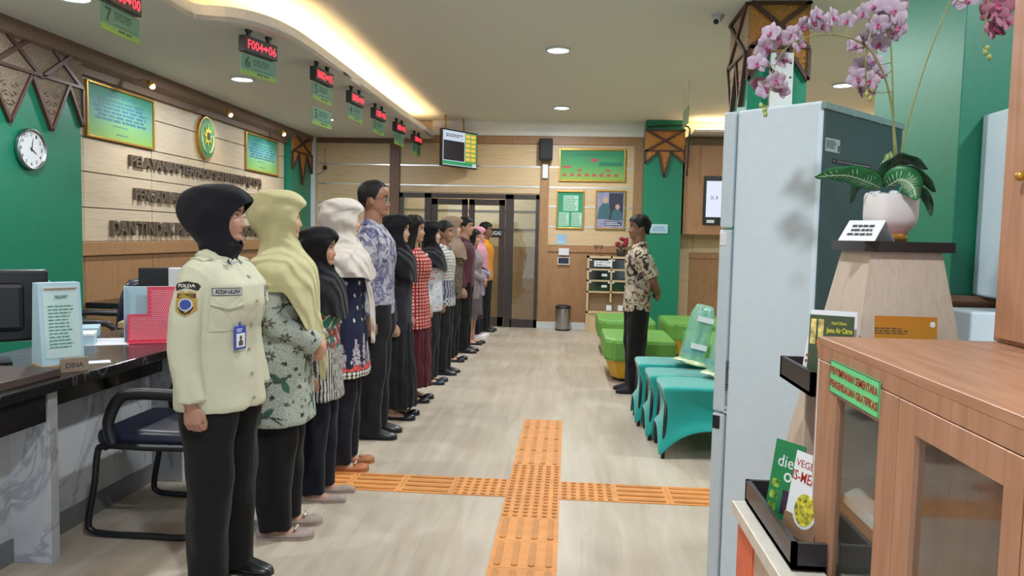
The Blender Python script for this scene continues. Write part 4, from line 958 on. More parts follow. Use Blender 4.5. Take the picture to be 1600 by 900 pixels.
# ------------------------------------------------------------------ brochure stand with plinth top
SZ = 1.39
t = thing('brochure_stand', 'tapering pale wood stand with black top and black leaflet troughs', 'stand', (.98, 2.24, 0))
x0, x1, y0, y1 = .785, 1.02, 2.1, 2.36
def frus(b, top, bot): rings(b, [[Vector(p) for p in r] for r in (bot, top)], smooth=False)
b = bm_new(); frus(b, [(x0+.025, y0+.02, SZ-.028), (x1-.025, y0+.02, SZ-.028), (x1-.025, y1-.02, SZ-.028), (x0+.025, y1-.02, SZ-.028)], [(x0-.10, y0-.15, .655), (x1+.07, y0-.15, .655), (x1+.07, y1+.10, .655), (x0-.10, y1+.10, .655)]); obj('tapered_body', b, M['ash'], t)
b = bm_new(); bbox(b, x0, x1, y0, y1, SZ-.028, SZ, .002); obj('top_board', b, M['darklam'], t)
def trough(xa, xb, ya, yb, z, h=.06):
    b = bm_new(); th = .012
    box(b, xa, xb, ya, yb, z, z+.01); box(b, xa, xa+th, ya, yb, z, z+h); box(b, xa, xb, ya, ya+th, z, z+h); box(b, xa, xb, yb-th, yb, z, z+h); return obj('leaflet_trough', b, M['darklam'], t)
trough(.607, .80, 1.92, 2.20, 1.0)
trough(.508, .583, 1.68, 2.13, .66)
b = bm_new(); bbox(b, .475, .583, 1.60, 2.14, .62, .655, .003); box(b, .583, 1.2, 1.84, 2.139, .621, .655); obj('lower_shelf', b, plain('cream_laminate', 'c9c2b6', .4), t)
b = bm_new(); box(b, .49, 1.18, 1.95, 2.12, .0, .62); obj('orange_side_panel', b, M['orangep'], t)
b = bm_new(); box(b, .495, .578, 1.66, 1.95, .0, .62); obj('lower_cabinet', b, M['ash'], t)
b = bm_new(); box(b, .64, 1.0, 2.06, 2.07, .66, 1.06); obj('inner_spine', b, M['ash'], t)
b = bm_new(); box(b, .72, .95, 1.9, 2.02, 1.1, 1.112); obj('leaflet_ledge', b, M['darklam'], t)
# booklets
def booklet(label, loc, w, h, rz, tilt, cm, writing, group='booklets on the stand'):
    t = thing('booklet', label, 'booklet', loc, rz, group)
    T = Matrix.Rotation(R(-tilt), 4, 'X')
    b = bm_new(); box(b, -w/2, w/2, 0, .004, 0, h, T=T); obj('pages', b, M['paper'], t, W=False)
    b = bm_new(); box(b, -w/2-.001, w/2+.001, -.001, 0, -.0, h+.001, T=T); c = obj('cover', b, cm, t, W=False)
    for nm, fn, m in writing:
        b = bm_new(); fn(b, T); obj(nm, b, m, c, W=False)
    return t
yel = plain('yellow_ink', 'e6dc2c', .5, nz=0); wht = M['paper']
booklet('green booklet with yellow title and juice glasses in the upper trough', (.675, 2.0, 1.045), .105, .15, R(-25), 6, plain('cover_green', '3b4a2a', .45, nz=.05),
        [('title', lambda b, T: (text(b, 'Jamu Air Citrus', -.012, .05, .102, .120, -.001, .0006, T=T, bold=.01), text(b, 'Hasil Olahan', .0, .035, .128, .136, -.001, .0006, T=T)), yel),
         ('juice_picture', lambda b, T: [box(b, -.05+.018*k, -.037+.018*k, -.0016, -.001, .075, .14, T=T) for k in range(2)], plain('juice', 'c8b468', .4, nz=.3, ns=60)),
         ('carrot_picture', lambda b, T: prism(b, [(-.03, .06), (-.02, .06), (-.016, .085), (-.034, .085)], -.002, -.001, 'XZ', T=T), plain('carrot', 'd97f35', .5, nz=0))])
booklet('white booklet tucked behind the green booklet in the upper trough', (.69, 2.03, 1.06), .11, .145, R(-25), 6, M['paper'], [])
booklet('white leaflet with red print at the left end of the upper trough', (.645, 2.05, 1.0), .07, .13, R(-60), 10, M['paper'], [('print', lambda b, T: lines(b, -.03, .03, .06, .09, 2, -.001, 3, T=T), M['red_ink'])])
booklet('green booklet with a white title and three round pictures in the lower trough', (.548, 1.94, .675), .092, .2, R(-58), 10, plain('cover_deep_green', '1e7a4a', .4, nz=.03),
        [('title', lambda b, T: (text(b, 'diet', -.03, .035, .135, .165, -.001, .0006, T=T), text(b, 'OB', -.005, .04, .1, .125, -.001, .0006, T=T, bold=.03)), wht),
         ('small_pictures', lambda b, T: [prism(b, rrect(.026, .02, .004, 3, (-.027, .03+.03*k)), -.0016, -.001, 'XZ', T=T) for k in range(3)], plain('food_print', '7aa03c', .5, nz=.4, ns=80)),
         ('dark_photo', lambda b, T: box(b, 0, .048, -.0016, -.001, .02, .08, T=T), plain('purple_print', '3b2440', .5, nz=.3, ns=60))])
booklet('white and brown booklet with red title and salad photograph in the lower trough', (.562, 1.83, .675), .10, .2, R(-66), 10, M['paper'],
        [('title', lambda b, T: (text(b, 'VEGET', -.045, .03, .165, .182, -.001, .0006, T=T), text(b, 'IS-MEAL', -.05, .045, .13, .155, -.001, .0006, T=T, bold=.01)), M['red_ink']),
         ('brown_field', lambda b, T: box(b, -.055, .055, -.0014, -.001, 0, .05, T=T), plain('tan_print', '8c6f56', .5, nz=.05)),
         ('plate_photo', lambda b, T: prism(b, el(.01, .07, .04, .045, 20), -.002, -.001, 'XZ', T=T), wht),
         ('salad_photo', lambda b, T: prism(b, el(.01, .07, .033, .038, 20), -.0026, -.001, 'XZ', T=T), plain('salad', 'b9b13a', .5, nz=.45, ns=70))])
booklet('gold card with small print standing in front of the stand behind the wooden cabinet', (.845, 1.96, 1.112), .15, .075+.015, 0, 6, gradient('gold_card', [(0, 'b88a2c'), (1, 'b9782a')], .09),
        [('print', lambda b, T: lines(b, -.075, .01, .045, .063, 3, -.001, 3, .4, T=T), M['ink']), ('white_seal', lambda b, T: prism(b, rrect(.012, .014, .004, 3, (.065, .072)), -.002, -.001, 'XZ', T=T), wht)])

# tent card and orchid
t = thing('tent_card', 'folded white tent card beside the orchid pot', 'card', (.81, 2.155, SZ), R(-12))
b = bm_new(); prism(b, [(-.06, 0), (-.055, 0), (.0, .052), (.055, 0), (.06, 0), (.0, .056)], -.05, .05, 'XZ'); bmesh.ops.rotate(b, verts=b.verts[:], cent=(0, 0, 0), matrix=Matrix.Rotation(R(56), 3, 'Z')); cd_ = obj('card', b, M['paper'], t, W=False)
b = bm_new(); TT = Matrix.Rotation(R(56), 4, 'Z') @ Matrix.Translation((-.0585, 0, .0)) @ Matrix.Rotation(R(-90), 4, 'Z') @ Matrix.Rotation(-math.atan(.058/.055), 4, 'X')
lines(b, -.04, .04, .015, .065, 3, -.002, 3, .5, True, T=TT, words=5); obj('printed_text', b, M['ink'], cd_, W=False)
t = thing('orchid_pot', 'artificial orchid with lilac blooms in a white and pink pot on the stand', 'potted orchid', (.895, 2.22, SZ))
pm = gradient('pot_glaze', [(0, 'c98f8c'), (.2, 'cf9f9b'), (.42, 'd6cfcf'), (1, 'd5d2d0')], .14)
b = bm_new()
def sq(r, z, e=3.2, n=32):
    r *= .88
    return [Vector((r*math.copysign(abs(math.cos(a))**(2/e), math.cos(a)), r*math.copysign(abs(math.sin(a))**(2/e), math.sin(a)), z)) for a in [2*PI*k/n for k in range(n)]]
rings(b, [sq(.046, .012), sq(.050, .028), sq(.064, .042), sq(.0725, .06), sq(.0735, .08), sq(.0735, .125), sq(.0715, .13), sq(.068, .128), sq(.066, .11)]); obj('pot', b, pm, t, W=False)
b = bm_new(); lathe(b, [(.045, 0), (.045, .02), (.041, .022)], 28, (0, -.004, 0)); obj('gold_ring', b, M['gold'], t, W=False)
b = bm_new(); rd = random.Random(8)
for k in range(40): sph(b, (rd.uniform(-.055, .055), rd.uniform(-.055, .055), .125+rd.uniform(0, .008)), rd.uniform(.006, .011), n=6)
o = obj('pebbles', b, M['white'], t, W=False)
OL = Vector((.895, 2.22, SZ))
def op(px, py, dy=0): q = P(px, py, 1, 2.22+dy); return Vector((q.x, q.y, q.z))-OL
def leaf(pts, width, m, vein=True, roll=0, nm='leaf'):
    pts = smooth_pts(pts, 6); n = len(pts); b = bm_new(); vb = bm_new(); rows = []
    for i, p in enumerate(pts):
        s = i/(n-1); d = (pts[min(i+1, n-1)]-pts[max(i-1, 0)]).normalized(); side = d.cross(Vector((0, math.sin(roll), math.cos(roll)))).normalized(); up = side.cross(d)
        hw = width*(math.sin(PI*min(1, s**.8*1.0))**.75)*(1 if s < 1 else 0)+.0008
        rows.append([p+side*hw*u+up*(abs(u)*hw*.28+.004*math.sin(s*25)*abs(u)) for u in (-1, -.66, -.33, 0, .33, .66, 1)])
    vs = [[b.verts.new(q) for q in r] for r in rows]
    for a, c in zip(vs, vs[1:]):
        for i in range(6): f = b.faces.new([a[i], a[i+1], c[i+1], c[i]]); f.smooth = True
    o = obj(nm, b, m, t, W=False); md = o.modifiers.new('s', 'SOLIDIFY'); md.thickness = .0012
    if vein:
        up0 = Vector((0, 0, .0018))
        for sgn in (1, -1):
            tube(vb, [r[3]+up0*sgn for r in rows[1:-1]], .0012, 4)
            for i in range(2, n-3, 1):
                for k in (0, 6): tube(vb, [rows[i][3]+up0*sgn, (rows[i][(1 if k == 0 else 5)]*.6+rows[min(i+2, n-1)][(1 if k == 0 else 5)]*.4)+up0*sgn], .0008, 4)
        obj('veins', vb, plain('leaf_vein', 'b9d0b2', .5, nz=0), o, W=False)
lgm = plain('leaf_green', '1f6e3c', .4, nz=.15, ns=20); ldm = plain('leaf_dark', '1c3a2a', .35, nz=.05); lom = plain('leaf_olive', '5a7a35', .4, nz=.05)
leaf([op(1378, 294), op(1355, 283, -.03), op(1320, 273, -.05), op(1272, 276, -.06)], .030, lgm, roll=.9)
leaf([op(1384, 292, -.03), op(1405, 281, -.07), op(1425, 290, -.09), op(1432, 313, -.1)], .036, lgm, roll=1.2)
leaf([op(1384, 290), op(1386, 262), op(1392, 236, .01)], .018, lom, False, 0)
leaf([op(1386, 292), op(1390, 262, -.02), op(1415, 250, -.02), op(1450, 264, -.03)], .024, ldm, False, .6)
leaf([op(1386, 292), op(1405, 268, .03), op(1435, 275, .04), op(1462, 300, .05)], .022, ldm, False, .6)
leaf([op(1382, 292, .02), op(1365, 275, .04), op(1345, 285, .06), op(1328, 318, .08)], .022, ldm, False, .6)
leaf([op(1388, 292), op(1420, 290, .05), op(1448, 310, .06), op(1455, 338, .06)], .016, ldm, False, .5)
stemm = plain('stem_olive', '7d7f4a', .5, nz=.08)
petal = gradient('lilac_petal', [(0, 'a08c9e'), (1, 'b3a4b0')], .03); petald = plain('plum_petal', '8f5468', .6, nz=.1, ns=60); lipm = plain('magenta_lip', '9a3d66', .5); budm = plain('bud_green', '97a35a', .5)
def petal_mesh(b, ang, ln, wd, curl):
    rows = []
    for i in range(7):
        s = i/6; hw = wd*math.sin(PI*min(1, .12+s*.86))**.7
        rows.append([b.verts.new(Matrix.Rotation(ang, 3, 'Y') @ Vector((hw*u, -curl*math.sin(s*PI*.6)*ln-.15*wd*(1-u*u), s*ln))) for u in (-1, -.5, 0, .5, 1)])
    for a, c in zip(rows, rows[1:]):
        for i in range(4): f = b.faces.new([a[i], a[i+1], c[i+1], c[i]]); f.smooth = True
def flower0(sz, pmat):
    b = bm_new()
    for a in (0, 128, 232): petal_mesh(b, R(a), sz*1.0, sz*.34, .2)
    for a in (72, 288): petal_mesh(b, R(a), sz*1.05, sz*.56, .1)
    o = obj('flower', b, pmat, t, W=False)
    b = bm_new(); petal_mesh(b, R(180), sz*.45, sz*.2, .9); sph(b, (0, -.004, 0), sz*.12, n=8); obj('lip', b, lipm, o, W=False); return o
fA = flower0(.030, petal); fB = flower0(.036, petald)
first = {}
def put_flower(src, loc, rot, sc):
    if src not in first: first[src] = 1; o = src
    else:
        o = src.copy(); COL.objects.link(o); o.parent = t
        for ch in src.children: c2 = ch.copy(); COL.objects.link(c2); c2.parent = o
    o.location = loc; o.rotation_euler = rot; o.scale = (sc,)*3
rd = random.Random(12)
def spray(pxs, r0, flowers, nb=3):
    pts = smooth_pts([op(*q) for q in pxs], 5)
    b = bm_new(); tube(b, pts, [r0*(1-.6*i/len(pts)) for i in range(len(pts))], 7); obj('stem', b, stemm, t, W=False)
    for (px, py, kind, sc) in flowers:
        c = op(px, py, rd.uniform(-.05, .04)); near = min(pts, key=lambda q: (q-c).length)
        b = bm_new(); tube(b, smooth_pts([near, (near+c)/2+Vector((0, 0, -.006)), c+Vector((0, .004, 0))], 2), .0014, 5); obj('pedicel', b, stemm, t, W=False)
        put_flower(fB if kind else fA, c, (rd.uniform(-.5, .5), rd.uniform(-1, 1), rd.uniform(-1.1, 1.1)), sc)
    e = pts[-1]
    for k in range(nb):
        b = bm_new(); c = e+Vector((rd.uniform(-.02, .02), 0, -.012*k)); tube(b, [e, c], .0013, 5); sph(b, c, .006, (1, 1, 1.4), 8); obj('bud', b, budm, t, W=False)
spray([(1402, 290, 0), (1400, 230, 0), (1388, 140), (1365, 85, -.02), (1335, 62, -.03), (1300, 54, -.04), (1262, 58, -.05), (1232, 72, -.05), (1208, 110, -.05), (1200, 165, -.05)], .0032,
      [(1325, 32, 0, .9), (1300, 28, 0, 1), (1285, 40, 0, 1.05), (1268, 35, 0, 1), (1252, 42, 0, 1), (1238, 55, 0, 1), (1220, 60, 0, 1.05), (1196, 75, 0, 1.2), (1205, 52, 0, 1), (1222, 95, 0, 1), (1183, 100, 0, 1), (1204, 112, 0, 1.1), (1184, 130, 1, .6), (1197, 138, 0, 1), (1220, 140, 0, .9), (1212, 125, 0, .9), (1275, 25, 0, .9), (1248, 70, 0, .8)])
spray([(1400, 290, .01), (1396, 200, .01), (1394, 110, .01), (1390, 60, 0), (1380, 38, -.01), (1366, 40, -.02), (1356, 70, -.03), (1352, 110, -.03), (1354, 140, -.03)], .0032,
      [(1366, 12, 0, 1.2), (1398, 18, 0, 1.2), (1384, 30, 0, 1.1), (1408, 42, 0, 1), (1372, 38, 0, 1), (1346, 62, 0, 1), (1360, 60, 0, 1), (1375, 68, 0, 1), (1338, 72, 0, .9), (1345, 105, 0, 1.1), (1365, 98, 0, 1), (1340, 122, 0, 1), (1360, 126, 0, 1), (1372, 118, 0, .9), (1342, 138, 0, 1), (1358, 140, 0, .8), (1392, 52, 0, 1), (1350, 20, 0, .9), (1410, 5, 0, 1)])
spray([(1403, 290, 0), (1408, 240, 0), (1425, 170, 0), (1448, 95, -.01), (1475, 25, -.02), (1497, -20, -.03), (1525, -40, -.04), (1545, -20, -.04), (1540, 30, -.04), (1536, 75, -.04)], .003,
      [(1510, 3, 0, 1.1), (1548, 18, 1, 1.2), (1560, 8, 1, 1.2), (1552, 46, 1, 1), (1572, 35, 1, 1)])

# ------------------------------------------------------------------ wooden cabinet
KX, KT = .59, 1.163
YF, YN = 1.83, .2
t = thing('display_cabinet', 'brown oak cabinet with glass doors and green label in the right foreground', 'cabinet', (1.0, 1.2, 0))
b = bm_new(); bbox(b, KX, 1.25, YN, YF, KT-.018, KT, .001, 1); obj('top_board', b, M['cab'], t)
fy = lambda px, py: P(px, py, 0, KX).y
fz = lambda px, py: P(px, py, 0, KX).z
b = bm_new()
box(b, KX, KX+.018, YN, YF, KT-.05, KT-.018)
box(b, KX+.001, 1.25, YF-.018, YF, 0, KT-.018); box(b, 1.23, 1.25, YN, YF-.018, 0, .14); box(b, 1.23, 1.25, YN, YF-.018, KT-.09, KT-.018); box(b, 1.23, 1.25, .95, 1.0, .14, KT-.09); box(b, KX+.02, 1.23, YN, YF-.018, .04, .06)
obj('carcass', b, M['cabv'], t)
b = bm_new(); box(b, KX+.03, 1.215, YF-.026, YF-.019, .06, KT-.02); obj('added_inner_lining', b, plain('grey_lining', 'b9b9b6', .5, nz=.02), t)  # pale end panel added to lighten the dark cabinet interior
zrail = KT-.052
g = [fy(1292, 620), fy(1307, 640), fy(1373, 690), fy(1403, 690), fy(1428, 720), fy(1567, 800)]
g[0] = YF-.022
ye = g[5]-.045
def door(ya, yb, ga, gb, ztop, extra=0):   # ya far edge, ga..gb glass
    b = bm_new()
    for q0, q1, z0, z1 in ((ga, ya, .06, zrail), (yb, gb, .06, zrail), (gb, ga, ztop, zrail), (gb, ga, .06, .14)): bbox(b, KX-.002, KX+.018, q0, q1, z0, z1, .001, 1)
    d = obj('door', b, M['cabv'], t); b = bm_new(); box(b, KX+.008, KX+.012, gb, ga, .14, ztop); obj('pane', b, M['glass_ref'], d); return d
b = bm_new(); box(b, 1.237, 1.243, YN, YF-.02, .14, KT-.09); obj('back_pane', b, M['glass_ref'], t)  # made-up glass back, lets light from the far side reach the shelves
d1_ = door(g[0], g[3]+.0015, g[1], g[2], fz(1340, 640))
d2_ = door(g[3]-.0015, ye, g[4], g[5], fz(1500, 720))
door(ye-.003, ye-.42, ye-.06, ye-.36, fz(1500, 720))
b = bm_new(); box(b, KX-.0025, KX-.0005, YF-.021, YF-.016, .05, KT-.05); obj('edge_strip', b, M['white'], t)
a, c = P(1299, 561, 0, KX-.003), P(1373, 647, 0, KX-.003)
T3 = Matrix.Translation((KX-.004, 0, 0)) @ Matrix.Rotation(R(-90), 4, 'Z')
u0, u1 = -a.y, -c.y; zt_ = P(1299, 561, 0, KX-.003).z; zb_ = P(1299, 612, 0, KX-.003).z
b = bm_new(); box(b, u0, u1, 0, .002, zb_, zt_, T=T3); o = obj('green_label', b, M['lgreen'], d1_)
hh = zt_-zb_
b = bm_new(); text(b, 'PENYIMPANAN SEMENTARA', u0+.006, u1-.006, zb_+hh*.58, zb_+hh*.82, -.0003, .0006, T=T3, bold=.015); text(b, 'PENGENDALIAN GRATIFIKASI', u0+.005, u1-.005, zb_+hh*.18, zb_+hh*.42, -.0003, .0006, T=T3, bold=.015)
obj('lettering', b, M['red_ink'], o)
b = bm_new()
for z0, z1, q0, q1 in ((zb_, zb_+.0015, u0, u1), (zt_-.0015, zt_, u0, u1), (zb_, zt_, u0, u0+.0015), (zb_, zt_, u1-.0015, u1)): box(b, q0, q1, -.0006, 0, z0, z1, T=T3)
obj('border', b, M['ink'], o)
zs1 = .83; b = bm_new(); box(b, KX+.03, 1.22, g[3], YF-.02, zs1-.02, zs1); obj('shelf', b, M['white'], t)
b = bm_new(); box(b, KX+.03, 1.22, YN+.02, g[3], .66, .68); obj('shelf', b, M['white'], t)
b = bm_new(); box(b, KX+.02, 1.22, g[3]-.009, g[3]+.009, .06, KT-.02); obj('divider', b, M['cabv'], t)
# upper cupboard standing on it
q = P(1552, 532, 2, KT)
t = thing('upper_cupboard', 'tall brown oak cupboard standing on the cabinet at the right edge', 'cupboard', (q.x+.2, q.y-.3, KT))
b = bm_new(); bbox(b, q.x, q.x+.45, .2, q.y, KT, 2.3, .001, 1); obj('carcass', b, M['cabv'], t)
b = bm_new(); bbox(b, q.x-.018, q.x, .22, q.y-.035, KT+.012, 2.28, .001, 1); d = obj('door', b, M['cabv'], t)
k_ = P(1597, 275, 0, q.x-.03); b = bm_new(); tube(b, [(q.x-.018, k_.y, k_.z), (q.x-.03, k_.y, k_.z)], .006, 10); sph(b, (q.x-.034, k_.y, k_.z), .011, n=10); obj('knob', b, M['gold'], d)
# white boxes on the right column
p0, p1 = P(1535, 180, 1, 3.12), P(1535, 462, 1, 3.12)
t = thing('wall_unit', 'white box unit on the dark side of the right green column above the brown rail', 'wall unit', (p0.x+.2, 3.12, p1.z))
b = bm_new(); bbox(b, p0.x, p0.x+.4, 2.81, 3.12, p1.z, p0.z, .012, 3); obj('casing', b, M['fridge'], t); b = bm_new(); bbox(b, p0.x+.02, p0.x+.38, 2.79, 2.81, p1.z+.02, p0.z-.02, .006); obj('front_cover', b, M['white'], t)
p0, p1 = P(1517, 487, 1, 2.85), P(1517, 600, 1, 2.85)
b = bm_new(); bbox(b, p0.x, p0.x+.3, 2.85, 3.05, .75, p0.z, .01, 3); box(b, p0.x+.02, p0.x+.28, 2.87, 3.05, 0, .75); t = tag(obj('white_box', b, M['fridge']), 'pale blue white box under the brown rail of the right green column', 'box')
# ------------------------------------------------------------------ people  (local frame: facing -Y, standard height 1.65)
def I(z, tab): return float(np.interp(z, [a for a, _ in tab], [c for _, c in tab]))
HF = [(0, .066), (.01, .08), (.02, .084), (.032, .078), (.045, .083), (.06, .083), (.08, .083), (.105, .080), (.12, .083), (.14, .090), (.165, .089), (.19, .076), (.21, .05), (.221, .02), (.225, .0)]
HB = [(0, .02), (.01, .0), (.02, -.02), (.04, -.055), (.06, -.075), (.1, -.095), (.14, -.102), (.17, -.097), (.2, -.076), (.215, -.05), (.223, -.02), (.225, 0)]
HW = [(0, .026), (.01, .038), (.02, .046), (.035, .054), (.06, .063), (.09, .069), (.12, .074), (.15, .076), (.18, .069), (.2, .055), (.215, .035), (.223, .015), (.225, .001)]
CH = 1.425     # chin height
def face_pt(x, z, out=0):
    """point on the front of the head at sideways x, height z above the chin (before the nose)"""
    f, bk, w = I(z, HF), I(z, HB), I(z, HW); c, hd = (f+bk)/2, (f-bk)/2
    s = min(.999, abs(x)/w); return Vector((x, -(c+hd*(1-s**2.3)**(1/2.3)+out), CH+z))
def head_bm(b, nose=1.0):
    n = 72; rs = []
    for i in range(64):
        z = .225*(i/63)
        f, bk, w = I(z, HF), I(z, HB), I(z, HW); c, hd = (f+bk)/2, (f-bk)/2; row = []
        for k in range(n):
            a = 2*PI*k/n; e = 2/2.3
            x = w*math.copysign(abs(math.sin(a))**e, math.sin(a)); d = c+hd*math.copysign(abs(math.cos(a))**e, math.cos(a))
            if math.cos(a) > 0:
                nz = 0
                if .055 < z < .125:
                    t = (z-.062)/.06; prof = math.exp(-((z-.070)/.010)**2)*.022 if z < .070 else .022*(1-(z-.070)/.058)**.9 if z < .128 else 0
                    nz += nose*prof*math.exp(-(x/(.0085+.006*math.exp(-((z-.068)/.012)**2)))**2)
                nz -= .009*math.exp(-((z-.106)/.012)**2)*math.exp(-((abs(x)-.031)/.016)**2)
                nz += .006*math.exp(-((z-.047)/.005)**2)*math.exp(-(x/.019)**2)+.006*math.exp(-((z-.036)/.005)**2)*math.exp(-(x/.016)**2)
                nz -= .004*math.exp(-((z-.0415)/.0025)**2)*math.exp(-(x/.024)**2)
                nz += .004*math.exp(-((z-.07)/.02)**2)*math.exp(-((abs(x)-.042)/.016)**2)
                d += nz
            row.append(Vector((x, -d, CH+z)))
        rs.append(row)
    rings(b, rs)
def lofted(b, rs, n=28, e=2.3):
    """rs: (z, cx, forward centre, half width, half depth)"""
    out = []
    for z, cx, cf, hw, hd in rs:
        out.append([Vector((cx+hw*math.copysign(abs(math.cos(a))**(2/e), math.cos(a)), -cf+hd*math.copysign(abs(math.sin(a))**(2/e), math.sin(a)), z)) for a in [2*PI*k/n for k in range(n)]])
    rings(b, out)
def remesh(b, vox, sm=4):
    bmesh.ops.recalc_face_normals(b, faces=b.faces[:])
    me = bpy.data.meshes.new('tmp'); b.to_mesh(me); b.free(); o = bpy.data.objects.new('tmp', me); COL.objects.link(o)
    m = o.modifiers.new('r', 'REMESH'); m.mode = 'VOXEL'; m.voxel_size = vox; m.use_smooth_shade = True
    if sm: s = o.modifiers.new('s', 'SMOOTH'); s.factor = .5; s.iterations = sm
    dg = bpy.context.evaluated_depsgraph_get(); r = bpy.data.meshes.new_from_object(o.evaluated_get(dg))
    bpy.data.objects.remove(o); bpy.data.meshes.remove(me); r.materials.clear(); return r
def vco(me):
    a = np.empty(len(me.vertices)*3, np.float32); me.vertices.foreach_get('co', a); return a.reshape(-1, 3)
def setco(me, a): me.vertices.foreach_set('co', a.astype(np.float32).ravel()); me.update()
def setcol(me, col):
    at = me.color_attributes.new('Col', 'FLOAT_COLOR', 'POINT'); at.data.foreach_set('color', col.astype(np.float32).ravel())
def folds(me, amp, nf=9, seed=0, zf=4, z0=None, z1=None, cx=0):
    a = vco(me); nn = np.empty(len(me.vertices)*3, np.float32); me.vertices.foreach_get('normal', nn); nn = nn.reshape(-1, 3)
    ang = np.arctan2(a[:, 0]-cx, -a[:, 1]); z = a[:, 2]; rs = np.random.RandomState(seed); p = rs.rand(8)*6.28
    w = np.sin(nf*ang+zf*z+p[0]+1.2*np.sin(3*z*2+p[1]))*.5+np.sin((nf*1.7)*ang-zf*1.6*z+p[2])*.3+np.sin(a[:, 0]*31+a[:, 2]*23+p[3])*.25+np.sin(a[:, 1]*43-a[:, 2]*37+p[4])*.2
    k = np.ones(len(z))
    if z0 is not None: k = np.clip((z1-z)/(z1-z0), 0.15, 1)
    setco(me, a+nn*(w*k*amp)[:, None])
def cut_above(me, z):
    b = bm_new(); b.from_mesh(me); bmesh.ops.delete(b, geom=[v for v in b.verts if v.co.z > z], context='VERTS'); b.to_mesh(me); b.free(); return me
def hand(b, wr, d, palm, curl=35, s=1.0, side=1):
    """palm, four separate fingers bent towards `palm`, thumb leaving the side of the palm"""
    wr = Vector(wr); d = Vector(d).normalized(); palm = Vector(palm); palm = (palm-d*palm.dot(d)).normalized(); ac = d.cross(palm)*side
    r = []
    for t, hw, ht in ((-.02, .024, .019), (0, .024, .018), (.02, .032, .018), (.05, .039, .017), (.078, .040, .014), (.088, .037, .010)):
        c = wr+d*t*s; r.append([c+(ac*math.cos(a)*hw+palm*math.sin(a)*ht)*s for a in [2*PI*k/14 for k in range(14)]])
    rings(b, r)
    for off, L, rad in ((.029, .066, .0082), (.0095, .076, .0086), (-.0100, .070, .0083), (-.029, .055, .0074)):
        p = wr+(d*.078+ac*off)*s; dr = d.copy(); pts = [p]
        for j, fr in enumerate((.45, .3, .25)):
            a = R(curl)*(j+1 if j else .9); dr = (d*math.cos(a)+palm*math.sin(a)).normalized(); p = p+dr*L*fr*s; pts.append(p)
        tube(b, smooth_pts(pts, 2), [rad*s, rad*s, rad*s, rad*.95*s, rad*.93*s, rad*.9*s, rad*.78*s], 8)
    p = wr+(d*.022+ac*.028)*s; q = p+(d*.035+ac*.016+palm*.014)*s; q2 = q+(d*.030-ac*.002+palm*.012)*s; q3 = q2+(d*.022-ac*.006+palm*.008)*s
    tube(b, [p, q, q2, q3], [.012*s, .0105*s, .0095*s, .007*s], 8)
POSE = {
    'down': lambda s, w: ((s*w, -.0, 1.335), (s*(w+.048), -.025, 1.05), (s*(w+.062), .02, .795), (0, .12, -1), (-s, -.1, 0), 32),
    'front': lambda s, w: ((s*w, 0, 1.335), (s*(w+.05), .0, 1.06), (s*.055, .18, .93), (-s*.75, .25, -.45), (-s*.4, -.9, -.2), 30),
    'back': lambda s, w: ((s*w*.96, -.01, 1.32), (s*(w+.05), -.10, 1.07), (s*.03, -.19, .93), (-s*.9, -.1, -.25), (0, 1, 0), 25),
    'fold': lambda s, w: ((s*w, 0, 1.335), (s*(w+.05), .02, 1.07), (s*.04, .23, 1.10+.03*s), (-s, -.05, .1), (0, -1, -.1), 15),
}
def V(t): return Vector((t[0], -t[1], t[2]))
SKIN = {}
def skin(c):
    if c not in SKIN:
        m, nt, b = newmat('skin'); n = N(nt, 'ShaderNodeTexNoise'); n.inputs['Scale'].default_value = 18; nt.links.new(coords(nt), n.inputs['Vector'])
        L = lin(c); r = N(nt, 'ShaderNodeValToRGB'); r.color_ramp.elements[0].color = (L[0]*.9, L[1]*.86, L[2]*.84, 1); r.color_ramp.elements[1].color = (L[0]*1.08, L[1]*1.05, L[2]*1.03, 1)
        nt.links.new(n.outputs[0], r.inputs[0]); nt.links.new(r.outputs[0], b.inputs['Base Color']); b.inputs['Roughness'].default_value = .5; b.inputs['Subsurface Weight'].default_value = .12; b.inputs['Subsurface Scale'].default_value = .01
        b.inputs['Subsurface Radius'].default_value = (1, .3, .15)
        lp = plain('lips', tuple(x*y for x, y in zip(L[:3], (.72, .42, .45))), .45, nz=0); SKIN[c] = (m, lp)
    return SKIN[c]
EYEW, EYEB, BROW = plain('eye_white', 'c9c4c0', .3, nz=0), plain('iris_dark', '1c1210', .15, nz=0), plain('brow_hair', '2a1f1c', .8, nz=0)
HAIR = {}
def hairmat(c='0e0c0c'):
    if c not in HAIR:
        m, nt, b = newmat('hair'); n = N(nt, 'ShaderNodeTexNoise'); n.inputs['Scale'].default_value = 6; n.inputs['Detail'].default_value = 6
        nt.links.new(coords(nt, (14, 14, 1.5)), n.inputs['Vector']); L = lin(c)
        r = N(nt, 'ShaderNodeValToRGB'); r.color_ramp.elements[0].color = (L[0]*.5, L[1]*.5, L[2]*.5, 1); r.color_ramp.elements[1].color = (L[0]*1.8, L[1]*1.8, L[2]*1.8, 1)
        nt.links.new(n.outputs[0], r.inputs[0]); nt.links.new(r.outputs[0], b.inputs['Base Color']); b.inputs['Roughness'].default_value = .6; b.inputs['Specular IOR Level'].default_value = .25; bump(nt, b, n.outputs[0], .8, .004); HAIR[c] = m
    return HAIR[c]
